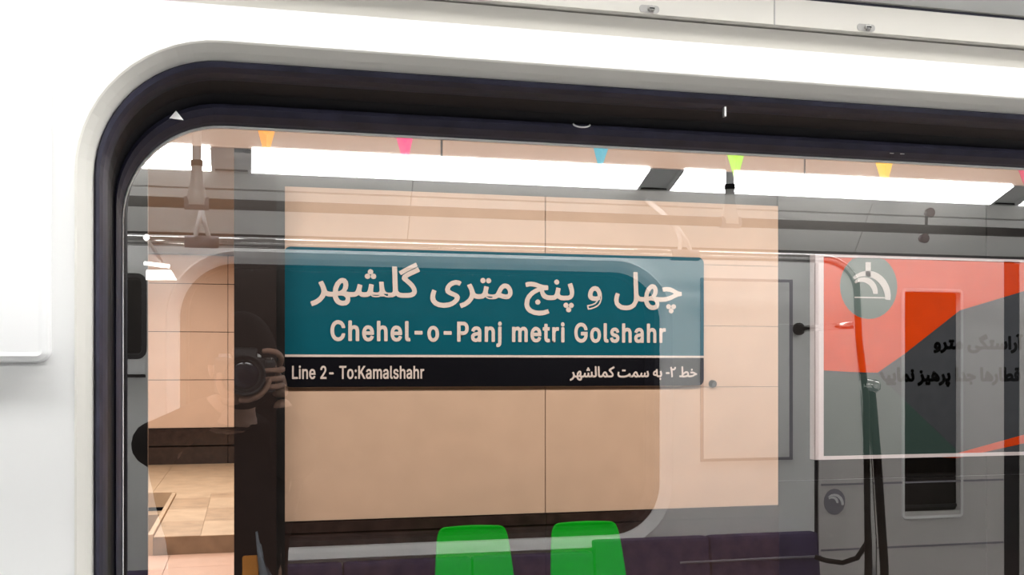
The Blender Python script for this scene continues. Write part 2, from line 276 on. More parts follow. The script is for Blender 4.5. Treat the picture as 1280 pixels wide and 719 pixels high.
GLYPHS = {
'persian_name': '1 -69 -7 -46 6 -41 18 -36 29 -30 51 -10 63 11 67 32 61 61 47 90 68 100 78 80 86 61 91 45 94 37 98 31 102 27 120 23 129 19 132 11 128 3 117 -1 96 3 84 15 78 31 88 26 87 13 84 1 79 -10 57 -38 28 -58|208 -64 196 -63 185 -60 175 -56 165 -49 157 -40 151 -30 146 -17 143 -3 142 14 147 58 162 93 183 115 190 120 198 122 205 123 223 118 235 102 239 78 235 53 221 31 213 24 203 19 191 15 210 31 229 27 249 24 271 23 280 19 282 11 278 3 268 -1 250 -1 232 2 215 5 240 6 251 -12 252 -30 245 -47 231 -60/209 -40 219 -38 228 -32 231 -19 228 -6 215 4 208 6 199 8 189 8 181 8 172 6 163 4 163 25 184 29 200 38 211 53 215 75 214 85 210 95 203 99 192 93 180 76 170 51 166 19 166 7 168 -3 170 -12 181 -30 195 -38|117 -1 120 23 133 23 145 23 146 1 132 -1|268 -1 271 23 286 24 296 31 303 48 306 57 309 68 312 82 334 75 330 57 328 39 330 30 338 25 354 23 368 24 377 31 384 49 386 59 388 70 390 84 413 79 411 66 409 51 408 39 409 31 417 25 434 23 443 24 451 26 456 29 460 34 462 40 463 48 462 62 461 79 459 101 481 102 482 87 483 74 485 63 491 39 503 26 523 23 532 19 534 11 530 3 520 -1 502 1 488 9 479 20 473 34 479 32 468 11 452 1 432 -1 410 2 398 12 392 29 402 29 390 9 374 1 350 -1 334 1 320 10 316 16 313 23 312 31 321 33 317 24 313 16 309 11 291 1|395 162 385 166 381 176 385 186 395 191 406 186 410 176 406 166|375 129 365 133 360 143 365 154 375 158 385 154 390 143 385 133|416 129 405 133 401 143 405 154 416 158 426 154 430 143 426 133|520 -1 522 23 532 23 540 24 546 26 550 29 552 33 554 38 554 61 549 212 574 212 579 61 579 52 581 44 583 38 595 26 611 23 620 19 623 11 619 3 608 -1 588 3 575 13 569 26 575 26 566 11 548 2|608 163 597 180 625 197 662 218 709 243 717 225 671 200 636 180|608 -1 611 23 639 23 650 23 659 24 667 25 682 30 689 37 690 44 685 61 680 68 673 77 664 87 647 102 632 115 621 124 617 130 618 139 620 146 623 152 638 164 660 178 689 192 723 210 734 188 719 180 705 174 694 168 667 155 648 143 631 131 635 143 668 115 693 90 707 66 713 43 710 28 700 14 694 10 686 6 677 3 665 0 652 -1 635 -1|817 0 818 15 822 32 829 52 850 44 845 28 842 14 841 2 846 -18 860 -33 880 -41 906 -44 943 -40 970 -28 986 -13 991 0 986 8 973 14 956 20 939 28 926 40 921 56 927 80 944 102 967 118 994 124 1015 121 1028 114 1018 93 1007 98 994 100 977 96 961 87 949 74 945 60 950 50 963 43 981 35 999 27 1012 17 1017 4 1016 -3 1014 -11 1010 -20 988 -43 977 -50 966 -56 952 -62 938 -66 922 -68 904 -69 870 -65 842 -52 823 -31 820 -22 817 -11|1034 -69 1025 -46 1039 -41 1051 -36 1061 -30 1084 -10 1096 11 1100 32 1094 61 1079 90 1101 100 1111 80 1119 61 1124 45 1127 37 1131 31 1135 27 1153 23 1162 19 1165 11 1161 3 1150 -1 1129 3 1117 15 1111 31 1121 26 1120 13 1117 1 1112 -10 1090 -38 1061 -58|1150 -1 1153 23 1176 25 1189 34 1196 52 1198 61 1200 72 1202 84 1226 79 1223 68 1220 55 1219 44 1220 35 1224 29 1237 24 1244 24 1253 23 1264 23 1273 19 1276 11 1271 3 1261 -1 1250 -1 1240 -1 1232 0 1216 6 1208 16 1205 29 1214 29 1203 13 1191 4 1174 0|1229 114 1219 119 1215 129 1219 139 1229 144 1240 139 1244 129 1240 119|1189 114 1178 119 1174 129 1178 139 1189 144 1199 139 1203 129 1199 119|1261 -1 1264 23 1278 26 1289 38 1300 60 1306 72 1312 82 1317 89 1334 103 1351 106 1370 101 1385 87 1395 68 1399 48 1398 37 1396 28 1392 20 1377 5 1357 0 1333 4 1323 7 1310 13 1297 22 1308 40 1334 28 1354 24 1368 27 1375 34 1377 45 1373 62 1363 76 1349 82 1339 79 1328 68 1316 45 1303 19 1290 6 1276 0|1591 -37 1580 -32 1576 -22 1580 -12 1591 -7 1601 -12 1606 -22 1601 -32|1686 -1 1660 0 1637 9 1630 14 1624 21 1619 30 1615 41 1612 54 1611 70 1630 80 1631 67 1633 57 1636 48 1650 32 1668 24 1689 23 1698 19 1701 11 1697 3|1600 -117 1561 -112 1527 -97 1519 -90 1511 -82 1505 -72 1500 -62 1497 -50 1496 -37 1501 -4 1516 25 1540 51 1571 71 1610 87 1607 83 1591 88 1575 93 1556 97 1535 99 1520 97 1507 94 1503 116 1520 121 1540 123 1564 121 1584 115 1605 107 1628 101 1660 98 1662 98 1663 74 1633 71 1601 61 1571 46 1545 25 1527 -2 1521 -34 1521 -44 1524 -52 1527 -60 1545 -79 1572 -89 1603 -92 1633 -89 1663 -80 1671 -100 1636 -113|1686 -1 1689 23 1708 25 1719 34 1726 52 1727 61 1730 72 1732 84 1755 79 1753 68 1750 55 1749 44 1752 33 1763 25 1770 24 1779 23 1790 23 1799 19 1802 11 1798 3 1787 -1 1776 -1 1765 0 1757 2 1741 12 1734 29 1743 29 1733 13 1721 4 1706 0|1732 114 1722 119 1717 129 1722 139 1732 144 1742 139 1747 129 1742 119|1787 -1 1790 23 1801 23 1810 23 1818 24 1832 31 1834 35 1835 41 1836 48 1833 66 1827 88 1819 111 1843 119 1850 98 1856 74 1858 53 1854 28 1842 11 1820 1|1821 -90 1810 -86 1806 -76 1810 -65 1821 -61 1831 -65 1836 -76 1831 -86|1801 -57 1790 -53 1786 -43 1790 -33 1801 -28 1811 -33 1815 -43 1811 -53|1841 -57 1831 -53 1826 -43 1831 -33 1841 -28 1851 -33 1856 -43 1851 -53|1970 -68 1965 -44 1998 -37 2024 -25 2040 -4 2044 6 2046 16 2046 29 2044 46 2039 61 2031 72 2020 76 2007 70 1999 57 1996 41 1998 30 2007 23 2022 21 2039 23 2054 28 2055 7 2039 0 2019 -2 1999 0 1984 7 1975 19 1972 35 1976 58 1986 79 2001 94 2022 100 2043 94 2057 77 2066 54 2069 27 2068 9 2064 -6 2058 -21 2050 -33 2039 -44 2025 -52 2009 -59 1991 -65|2172 0 2173 15 2177 32 2184 52 2205 44 2200 28 2197 14 2196 2 2197 -8 2199 -16 2204 -24 2225 -39 2253 -44 2270 -43 2286 -40 2298 -34 2308 -27 2315 -18 2321 -7 2324 4 2326 16 2326 29 2320 212 2344 212 2349 61 2350 52 2352 44 2354 38 2366 26 2382 23 2391 19 2394 11 2390 3 2379 -1 2363 1 2353 8 2346 17 2343 27 2351 19 2344 -12 2328 -41 2319 -49 2309 -55 2297 -61 2284 -65 2268 -68 2251 -69 2221 -64 2196 -51 2178 -29|2470 -64 2458 -63 2447 -60 2436 -56 2427 -49 2419 -40 2412 -30 2407 -17 2404 -3 2403 14 2409 58 2424 93 2445 115 2452 120 2459 122 2467 123 2484 118 2496 102 2501 78 2497 53 2483 31 2475 24 2465 19 2453 15 2472 31 2491 27 2511 24 2532 23 2541 19 2544 11 2540 3 2529 -1 2512 -1 2494 2 2476 5 2502 6 2512 -12 2514 -30 2507 -47 2492 -60/2471 -40 2481 -38 2490 -32 2493 -19 2489 -6 2477 4 2470 6 2461 8 2451 8 2443 8 2434 6 2425 4 2425 25 2445 29 2462 38 2473 53 2477 75 2476 85 2472 95 2465 99 2454 93 2441 76 2431 51 2427 19 2428 7 2429 -3 2432 -12 2443 -30 2457 -38|2379 -1 2382 23 2394 23 2406 23 2408 1 2393 -1|2529 -1 2532 23 2562 25 2591 32 2619 43 2644 57 2626 69 2604 77 2579 80 2570 80 2561 79 2552 77 2547 99 2563 103 2579 104 2606 101 2629 92 2648 81 2666 72 2684 68 2690 68 2692 47 2669 43 2648 34 2626 23 2601 11 2570 2|2612 -89 2602 -84 2597 -74 2602 -64 2612 -59 2622 -64 2627 -74 2622 -84|2592 -56 2581 -52 2577 -41 2581 -31 2592 -27 2602 -31 2606 -41 2602 -52|2632 -56 2622 -52 2617 -41 2622 -31 2632 -27 2642 -31 2647 -41 2642 -52',
'latin_name': '134 -3 113 -2 93 4 75 12 59 25 46 40 35 58 27 78 22 101 20 127 22 153 27 176 35 197 46 215 59 230 75 242 93 251 113 256 134 258 170 252 201 236 224 209 236 174 204 174 195 197 179 214 158 224 134 228 119 227 105 223 92 216 80 207 71 196 62 182 57 166 53 148 52 127 53 107 57 88 63 72 71 59 80 47 92 38 105 32 119 28 134 26 158 30 179 40 195 57 204 80 236 80 224 45 201 19 170 2|347 113 347 0 316 0 316 254 347 254 347 144 341 144 348 159 356 172 366 181 377 187 390 191 404 192 416 191 427 189 438 184 447 178 454 170 460 160 465 149 468 135 469 120 469 0 438 0 438 118 437 131 433 143 427 152 418 159 407 163 395 165 370 159 353 141 350 133 348 124|636 -4 618 -3 603 1 589 8 576 17 566 29 558 42 552 58 548 75 547 93 548 112 552 129 558 145 566 159 576 170 588 180 601 187 616 191 633 192 663 187 690 170 697 162 703 152 709 141 713 128 715 113 716 97 716 85 567 85 567 110 699 110 685 101 679 134 674 143 668 151 661 157 653 161 643 164 633 165 622 164 612 161 603 157 596 151 589 143 585 135 578 105 578 89 579 75 581 64 585 53 591 44 598 37 606 31 615 26 625 24 636 23 657 26 673 36 683 53 713 45 698 20 671 2|824 113 824 0 793 0 793 254 824 254 824 144 818 144 825 159 833 172 843 181 854 187 867 191 881 192 893 191 904 189 915 184 924 178 931 170 937 160 942 149 945 135 946 120 946 0 915 0 915 118 914 131 910 143 903 152 895 159 884 163 872 165 847 159 830 141 827 133 825 124|1113 -4 1095 -3 1080 1 1065 8 1053 17 1043 29 1035 42 1029 58 1025 75 1024 93 1025 112 1029 129 1035 145 1043 159 1053 170 1065 180 1078 187 1093 191 1110 192 1140 187 1167 170 1174 162 1180 152 1186 141 1189 128 1192 113 1193 97 1193 85 1044 85 1044 110 1176 110 1162 101 1156 134 1151 143 1145 151 1138 157 1130 161 1120 164 1110 165 1099 164 1089 161 1080 157 1073 151 1066 143 1061 135 1055 105 1055 89 1056 75 1058 64 1062 53 1068 44 1074 37 1083 31 1092 26 1102 24 1113 23 1134 26 1150 36 1160 53 1190 45 1175 20 1148 2|1314 -1 1300 0 1289 4 1281 10 1275 19 1271 29 1270 42 1270 254 1301 254 1301 49 1301 42 1302 35 1304 31 1307 28 1311 27 1317 26 1324 26 1329 27 1334 1 1325 0|1542 122 1542 94 1431 94 1431 122|1739 -4 1722 -3 1707 1 1693 8 1681 17 1671 29 1663 43 1657 58 1653 75 1652 94 1653 113 1657 130 1663 146 1671 159 1681 171 1693 180 1707 187 1722 191 1739 192 1755 191 1771 187 1784 180 1796 171 1807 159 1815 146 1821 130 1824 113 1826 94 1824 75 1821 58 1815 43 1807 29 1796 17 1784 8 1771 1 1755 -3/1739 23 1751 24 1761 28 1770 33 1778 40 1784 49 1789 59 1795 94 1789 129 1784 139 1778 148 1770 155 1761 161 1751 164 1739 165 1727 164 1717 161 1708 155 1700 148 1694 139 1689 129 1683 94 1689 59 1694 49 1700 40 1708 33 1717 28 1727 24|2046 122 2046 94 1935 94 1935 122|2169 0 2169 254 2257 254 2275 253 2291 250 2305 244 2317 236 2327 226 2334 215 2339 202 2342 189 2344 174 2342 159 2339 145 2334 133 2327 121 2317 112 2305 104 2291 98 2275 94 2257 93 2194 93 2194 121 2255 121 2268 122 2279 124 2288 128 2295 133 2301 139 2306 147 2311 174 2306 201 2301 208 2295 214 2288 219 2279 223 2268 225 2255 226 2201 226 2201 0|2476 -4 2444 2 2434 8 2427 14 2420 22 2415 32 2413 42 2412 54 2412 64 2414 73 2418 80 2435 97 2459 105 2486 110 2513 113 2529 117 2534 127 2530 148 2516 161 2494 165 2471 161 2455 150 2446 137 2417 146 2422 156 2428 165 2436 173 2463 188 2493 192 2516 190 2539 180 2558 160 2562 150 2564 139 2565 126 2565 0 2535 0 2535 26 2533 26 2522 12 2504 1/2482 23 2492 23 2502 26 2510 29 2528 47 2534 69 2534 95 2526 91 2512 88 2497 86 2484 84 2464 79 2448 70 2442 52 2447 36 2461 26|2683 113 2683 0 2652 0 2652 190 2682 190 2682 144 2677 144 2684 159 2692 172 2702 181 2713 187 2726 191 2740 192 2752 191 2763 189 2774 184 2783 178 2790 170 2796 160 2801 149 2804 135 2805 120 2805 0 2774 0 2774 118 2773 131 2769 143 2763 152 2754 159 2743 163 2731 165 2706 159 2689 141 2686 133 2684 124|2892 190 2923 190 2923 -15 2922 -26 2920 -36 2917 -45 2912 -53 2906 -59 2898 -65 2889 -68 2879 -71 2868 -71 2861 -71 2861 -43 2867 -43 2875 -43 2881 -40 2886 -36 2889 -30 2892 -23 2892 -15|2908 221 2893 227 2886 242 2893 256 2908 262 2923 256 2929 242 2923 227|3139 0 3139 190 3169 190 3169 148 3167 148 3179 173 3199 188 3223 193 3236 192 3247 187 3257 180 3264 171 3270 160 3274 147 3269 147 3282 172 3303 187 3331 193 3342 192 3352 190 3362 186 3370 180 3377 173 3383 164 3388 154 3391 141 3392 128 3392 0 3361 0 3361 127 3360 139 3356 149 3349 156 3341 161 3332 164 3322 165 3300 160 3286 145 3281 124 3281 0 3250 0 3250 130 3249 140 3245 148 3240 156 3232 161 3223 164 3213 165 3192 160 3176 145 3173 137 3171 129 3170 119 3170 0|3559 -4 3541 -3 3526 1 3511 8 3499 17 3489 29 3481 42 3475 58 3471 75 3470 93 3471 112 3475 129 3481 145 3489 159 3499 170 3510 180 3524 187 3539 191 3556 192 3586 187 3613 170 3620 162 3626 152 3632 141 3635 128 3638 113 3639 97 3639 85 3490 85 3490 110 3622 110 3608 101 3602 134 3597 143 3591 151 3584 157 3576 161 3566 164 3556 165 3545 164 3535 161 3526 157 3519 151 3512 143 3507 135 3501 105 3501 89 3502 75 3504 64 3508 53 3514 44 3520 37 3528 31 3538 26 3548 24 3559 23 3580 26 3596 36 3606 53 3635 45 3621 20 3594 2|3792 190 3792 164 3693 164 3693 190|3722 236 3753 236 3753 49 3753 41 3755 35 3758 31 3762 27 3768 26 3775 25 3783 26 3791 27 3796 1 3786 -1 3774 -2 3759 -1 3746 4 3736 11 3728 20 3724 32 3722 46|3865 0 3865 190 3894 190 3894 160 3901 169 3907 177 3915 184 3924 188 3934 191 3945 192 3953 192 3960 192 3960 161 3954 162 3942 163 3918 157 3902 142 3895 118 3895 0|4029 0 4029 190 4060 190 4060 0|4045 221 4030 227 4024 242 4030 256 4045 262 4060 256 4066 242 4060 227|4385 -3 4363 -2 4343 4 4325 13 4309 25 4296 40 4285 58 4277 78 4272 102 4271 127 4272 153 4277 176 4285 197 4296 215 4309 230 4325 242 4343 251 4362 256 4383 258 4421 252 4452 235 4475 208 4487 174 4454 174 4444 197 4428 213 4408 224 4383 228 4368 227 4355 223 4342 216 4331 207 4321 196 4313 182 4307 166 4303 148 4302 127 4303 107 4307 88 4313 72 4321 59 4331 47 4342 38 4355 32 4370 28 4385 26 4398 27 4411 31 4423 36 4433 43 4441 51 4448 62 4454 74 4457 87 4458 101 4467 100 4392 100 4392 128 4489 128 4489 100 4488 80 4483 62 4476 45 4466 31 4453 19 4439 9 4422 2 4404 -2|4649 -4 4633 -3 4618 1 4604 8 4592 17 4582 29 4574 43 4567 58 4564 75 4563 94 4564 113 4567 130 4574 146 4582 159 4592 171 4604 180 4618 187 4633 191 4649 192 4666 191 4681 187 4695 180 4707 171 4717 159 4725 146 4731 130 4735 113 4736 94 4735 75 4731 58 4725 43 4717 29 4707 17 4695 8 4681 1 4666 -3/4649 23 4661 24 4672 28 4681 33 4688 40 4694 49 4699 59 4705 94 4699 129 4694 139 4688 148 4681 155 4672 161 4661 164 4649 165 4637 164 4627 161 4618 155 4611 148 4604 139 4600 129 4594 94 4600 59 4604 49 4611 40 4618 33 4627 28 4637 24|4858 -1 4844 0 4833 4 4825 10 4819 19 4816 29 4814 42 4814 254 4845 254 4845 49 4845 42 4846 35 4848 31 4851 28 4855 27 4861 26 4868 26 4873 27 4878 1 4869 0|5009 -4 4974 2 4964 6 4956 12 4949 19 4943 27 4938 37 4935 47 4965 53 4968 44 4973 36 4980 30 4988 26 4997 24 5008 23 5021 24 5031 26 5040 31 5046 37 5050 44 5052 51 5051 58 5049 63 5045 68 5039 72 5032 75 5024 78 4992 85 4977 90 4964 96 4954 104 4947 113 4942 124 4941 137 4942 147 4945 157 4950 166 4957 173 4965 180 4975 185 4986 189 4998 191 5011 192 5024 192 5035 190 5045 186 5067 170 5080 145 5052 139 5039 158 5032 163 5023 165 5011 166 5001 165 4991 163 4983 158 4977 153 4973 146 4972 139 4973 132 4975 126 4980 122 4986 118 4994 114 5004 111 5032 105 5048 100 5061 93 5071 86 5078 76 5082 66 5083 53 5082 43 5079 33 5074 24 5067 16 5058 9 5048 3 5036 -1 5023 -3|5192 113 5192 0 5161 0 5161 254 5192 254 5192 144 5186 144 5193 159 5201 172 5211 181 5223 187 5235 191 5249 192 5261 191 5272 189 5283 184 5292 178 5299 170 5306 160 5310 149 5313 135 5314 120 5314 0 5283 0 5283 118 5282 131 5278 143 5272 152 5263 159 5253 163 5240 165 5216 159 5198 141 5195 133 5193 124|5455 -4 5422 2 5413 8 5405 14 5399 22 5394 32 5391 42 5390 54 5391 64 5393 73 5397 80 5414 97 5438 105 5464 110 5492 113 5508 117 5513 127 5508 148 5495 161 5473 165 5450 161 5434 150 5425 137 5396 146 5401 156 5407 165 5414 173 5442 188 5472 192 5495 190 5518 180 5536 160 5540 150 5543 139 5543 126 5543 0 5513 0 5513 26 5511 26 5501 12 5483 1/5460 23 5471 23 5481 26 5489 29 5507 47 5513 69 5513 95 5505 91 5491 88 5475 86 5463 84 5442 79 5427 70 5421 52 5426 36 5440 26|5662 113 5662 0 5631 0 5631 254 5662 254 5662 144 5656 144 5663 159 5671 172 5681 181 5692 187 5705 191 5718 192 5731 191 5742 189 5752 184 5761 178 5769 170 5775 160 5780 149 5782 135 5783 120 5783 0 5753 0 5753 118 5751 131 5748 143 5741 152 5733 159 5722 163 5710 165 5685 159 5668 141 5664 133 5662 124|5871 0 5871 190 5901 190 5901 160 5907 169 5913 177 5921 184 5930 188 5940 191 5951 192 5959 192 5967 192 5967 161 5960 162 5948 163 5924 157 5908 142 5902 118 5902 0',
'latin_line': '30 0 30 254 62 254 62 29 181 29 181 0|233 0 233 190 263 190 263 0|248 221 233 227 227 242 233 256 248 262 263 256 270 242 263 227|357 113 357 0 326 0 326 190 356 190 356 144 351 144 358 159 366 172 376 181 387 187 400 191 413 192 426 191 437 189 447 184 456 178 464 170 470 160 475 149 477 135 478 120 478 0 448 0 448 118 447 131 443 143 436 152 428 159 417 163 405 165 380 159 363 141 359 133 357 124|621 -4 603 -3 587 1 573 8 561 17 551 29 542 42 536 58 533 75 532 93 533 112 536 129 542 145 550 159 560 170 572 180 586 187 601 191 617 192 648 187 674 170 682 162 688 152 693 141 697 128 699 113 700 97 700 85 552 85 552 110 684 110 669 101 663 134 659 143 653 151 646 157 638 161 628 164 617 165 606 164 596 161 588 157 580 151 574 143 569 135 563 105 563 89 563 75 566 64 570 53 575 44 582 37 590 31 599 26 610 24 621 23 641 26 657 36 667 53 697 45 682 20 656 2|862 0 862 24 948 114 972 141 986 163 991 186 984 209 967 224 942 230 917 224 900 207 894 181 863 181 864 196 868 209 874 221 881 232 891 241 902 248 915 253 928 257 943 258 958 257 971 254 983 248 994 241 1003 233 1011 223 1017 211 1020 199 1021 186 1016 159 1012 150 1006 140 998 129 989 118 978 105 964 90 907 30 1025 28 1025 0|1235 122 1235 94 1124 94 1124 122|1423 226 1423 254 1616 254 1616 226 1536 226 1536 0 1504 0 1504 226|1745 -4 1729 -3 1714 1 1700 8 1688 17 1678 29 1670 43 1664 58 1660 75 1659 94 1660 113 1664 130 1670 146 1678 159 1688 171 1700 180 1714 187 1729 191 1745 192 1762 191 1777 187 1791 180 1803 171 1813 159 1821 146 1827 130 1831 113 1832 94 1831 75 1827 58 1821 43 1813 29 1803 17 1791 8 1777 1 1762 -3/1745 23 1757 24 1768 28 1777 33 1784 40 1791 49 1795 59 1801 94 1795 129 1791 139 1784 148 1777 155 1768 161 1757 164 1745 165 1734 164 1723 161 1714 155 1707 148 1701 139 1696 129 1690 94 1696 59 1701 49 1707 40 1714 33 1723 28 1734 24|1907 -2 1891 4 1884 20 1891 37 1907 43 1923 37 1930 20 1923 4|1907 135 1891 142 1884 158 1891 174 1907 181 1923 174 1930 158 1923 142|2015 73 2015 108 2033 131 2050 152 2069 172 2145 254 2187 254 2079 138|1993 0 1993 254 2025 254 2025 167 2025 112 2025 97 2025 0|2149 0 2057 130 2077 155 2188 0|2286 -4 2254 2 2245 8 2237 14 2230 22 2226 32 2223 42 2222 54 2222 64 2225 73 2228 80 2245 97 2269 105 2296 110 2323 113 2339 117 2344 127 2340 148 2326 161 2304 165 2281 161 2265 150 2257 137 2227 146 2232 156 2238 165 2246 173 2273 188 2304 192 2326 190 2349 180 2368 160 2372 150 2374 139 2375 126 2375 0 2345 0 2345 26 2343 26 2333 12 2314 1/2292 23 2303 23 2312 26 2320 29 2338 47 2344 69 2344 95 2336 91 2322 88 2307 86 2294 84 2274 79 2258 70 2252 52 2258 36 2271 26|2437 0 2437 190 2467 190 2467 148 2465 148 2477 173 2497 188 2521 193 2534 192 2545 187 2555 180 2562 171 2568 160 2572 147 2567 147 2580 172 2601 187 2629 193 2640 192 2650 190 2660 186 2668 180 2675 173 2681 164 2686 154 2689 141 2690 128 2690 0 2659 0 2659 127 2658 139 2654 149 2647 156 2639 161 2630 164 2620 165 2598 160 2584 145 2579 124 2579 0 2548 0 2548 130 2547 140 2544 148 2538 156 2530 161 2521 164 2511 165 2490 160 2474 145 2471 137 2469 129 2468 119 2468 0|2806 -4 2773 2 2764 8 2756 14 2750 22 2745 32 2742 42 2741 54 2742 64 2744 73 2748 80 2765 97 2789 105 2815 110 2843 113 2859 117 2864 127 2859 148 2846 161 2824 165 2801 161 2785 150 2776 137 2747 146 2752 156 2758 165 2765 173 2793 188 2823 192 2846 190 2869 180 2887 160 2891 150 2894 139 2894 126 2894 0 2864 0 2864 26 2862 26 2852 12 2834 1/2811 23 2822 23 2832 26 2840 29 2858 47 2864 69 2864 95 2856 91 2842 88 2826 86 2814 84 2793 79 2778 70 2772 52 2777 36 2791 26|3000 -1 2987 0 2976 4 2968 10 2962 19 2958 29 2957 42 2957 254 2987 254 2987 49 2988 42 2989 35 2991 31 2994 28 2998 27 3004 26 3011 26 3015 27 3021 1 3011 0|3126 -4 3091 2 3082 6 3073 12 3066 19 3060 27 3056 37 3053 47 3082 53 3086 44 3091 36 3097 30 3105 26 3115 24 3126 23 3138 24 3149 26 3157 31 3164 37 3168 44 3169 51 3168 58 3166 63 3162 68 3157 72 3150 75 3141 78 3110 85 3094 90 3081 96 3071 104 3064 113 3060 124 3059 137 3060 147 3063 157 3068 166 3075 173 3083 180 3093 185 3104 189 3116 191 3129 192 3141 192 3152 190 3162 186 3185 170 3197 145 3169 139 3157 158 3149 163 3140 165 3129 166 3118 165 3109 163 3101 158 3094 153 3091 146 3089 139 3090 132 3093 126 3097 122 3103 118 3111 114 3121 111 3150 105 3166 100 3179 93 3188 86 3195 76 3199 66 3201 53 3200 43 3197 33 3191 24 3184 16 3176 9 3165 3 3153 -1 3140 -3|3285 113 3285 0 3254 0 3254 254 3285 254 3285 144 3279 144 3286 159 3294 172 3304 181 3315 187 3328 191 3341 192 3354 191 3365 189 3375 184 3384 178 3392 170 3398 160 3403 149 3405 135 3406 120 3406 0 3376 0 3376 118 3374 131 3371 143 3364 152 3356 159 3345 163 3333 165 3308 159 3291 141 3287 133 3285 124|3523 -4 3490 2 3481 8 3473 14 3467 22 3462 32 3459 42 3458 54 3459 64 3461 73 3464 80 3481 97 3505 105 3532 110 3560 113 3575 117 3580 127 3576 148 3563 161 3541 165 3517 161 3502 150 3493 137 3463 146 3468 156 3475 165 3482 173 3509 188 3540 192 3562 190 3586 180 3604 160 3608 150 3610 139 3611 126 3611 0 3581 0 3581 26 3579 26 3569 12 3550 1/3528 23 3539 23 3548 26 3557 29 3574 47 3580 69 3580 95 3572 91 3558 88 3543 86 3530 84 3510 79 3494 70 3489 52 3494 36 3508 26|3704 113 3704 0 3674 0 3674 254 3704 254 3704 144 3699 144 3705 159 3713 172 3723 181 3735 187 3747 191 3761 192 3773 191 3785 189 3795 184 3804 178 3812 170 3818 160 3822 149 3825 135 3826 120 3826 0 3795 0 3795 118 3794 131 3790 143 3784 152 3775 159 3765 163 3752 165 3728 159 3710 141 3707 133 3705 124|3889 0 3889 190 3918 190 3918 160 3924 169 3931 177 3939 184 3948 188 3958 191 3969 192 3977 192 3984 192 3984 161 3977 162 3966 163 3942 157 3925 142 3919 118 3919 0',
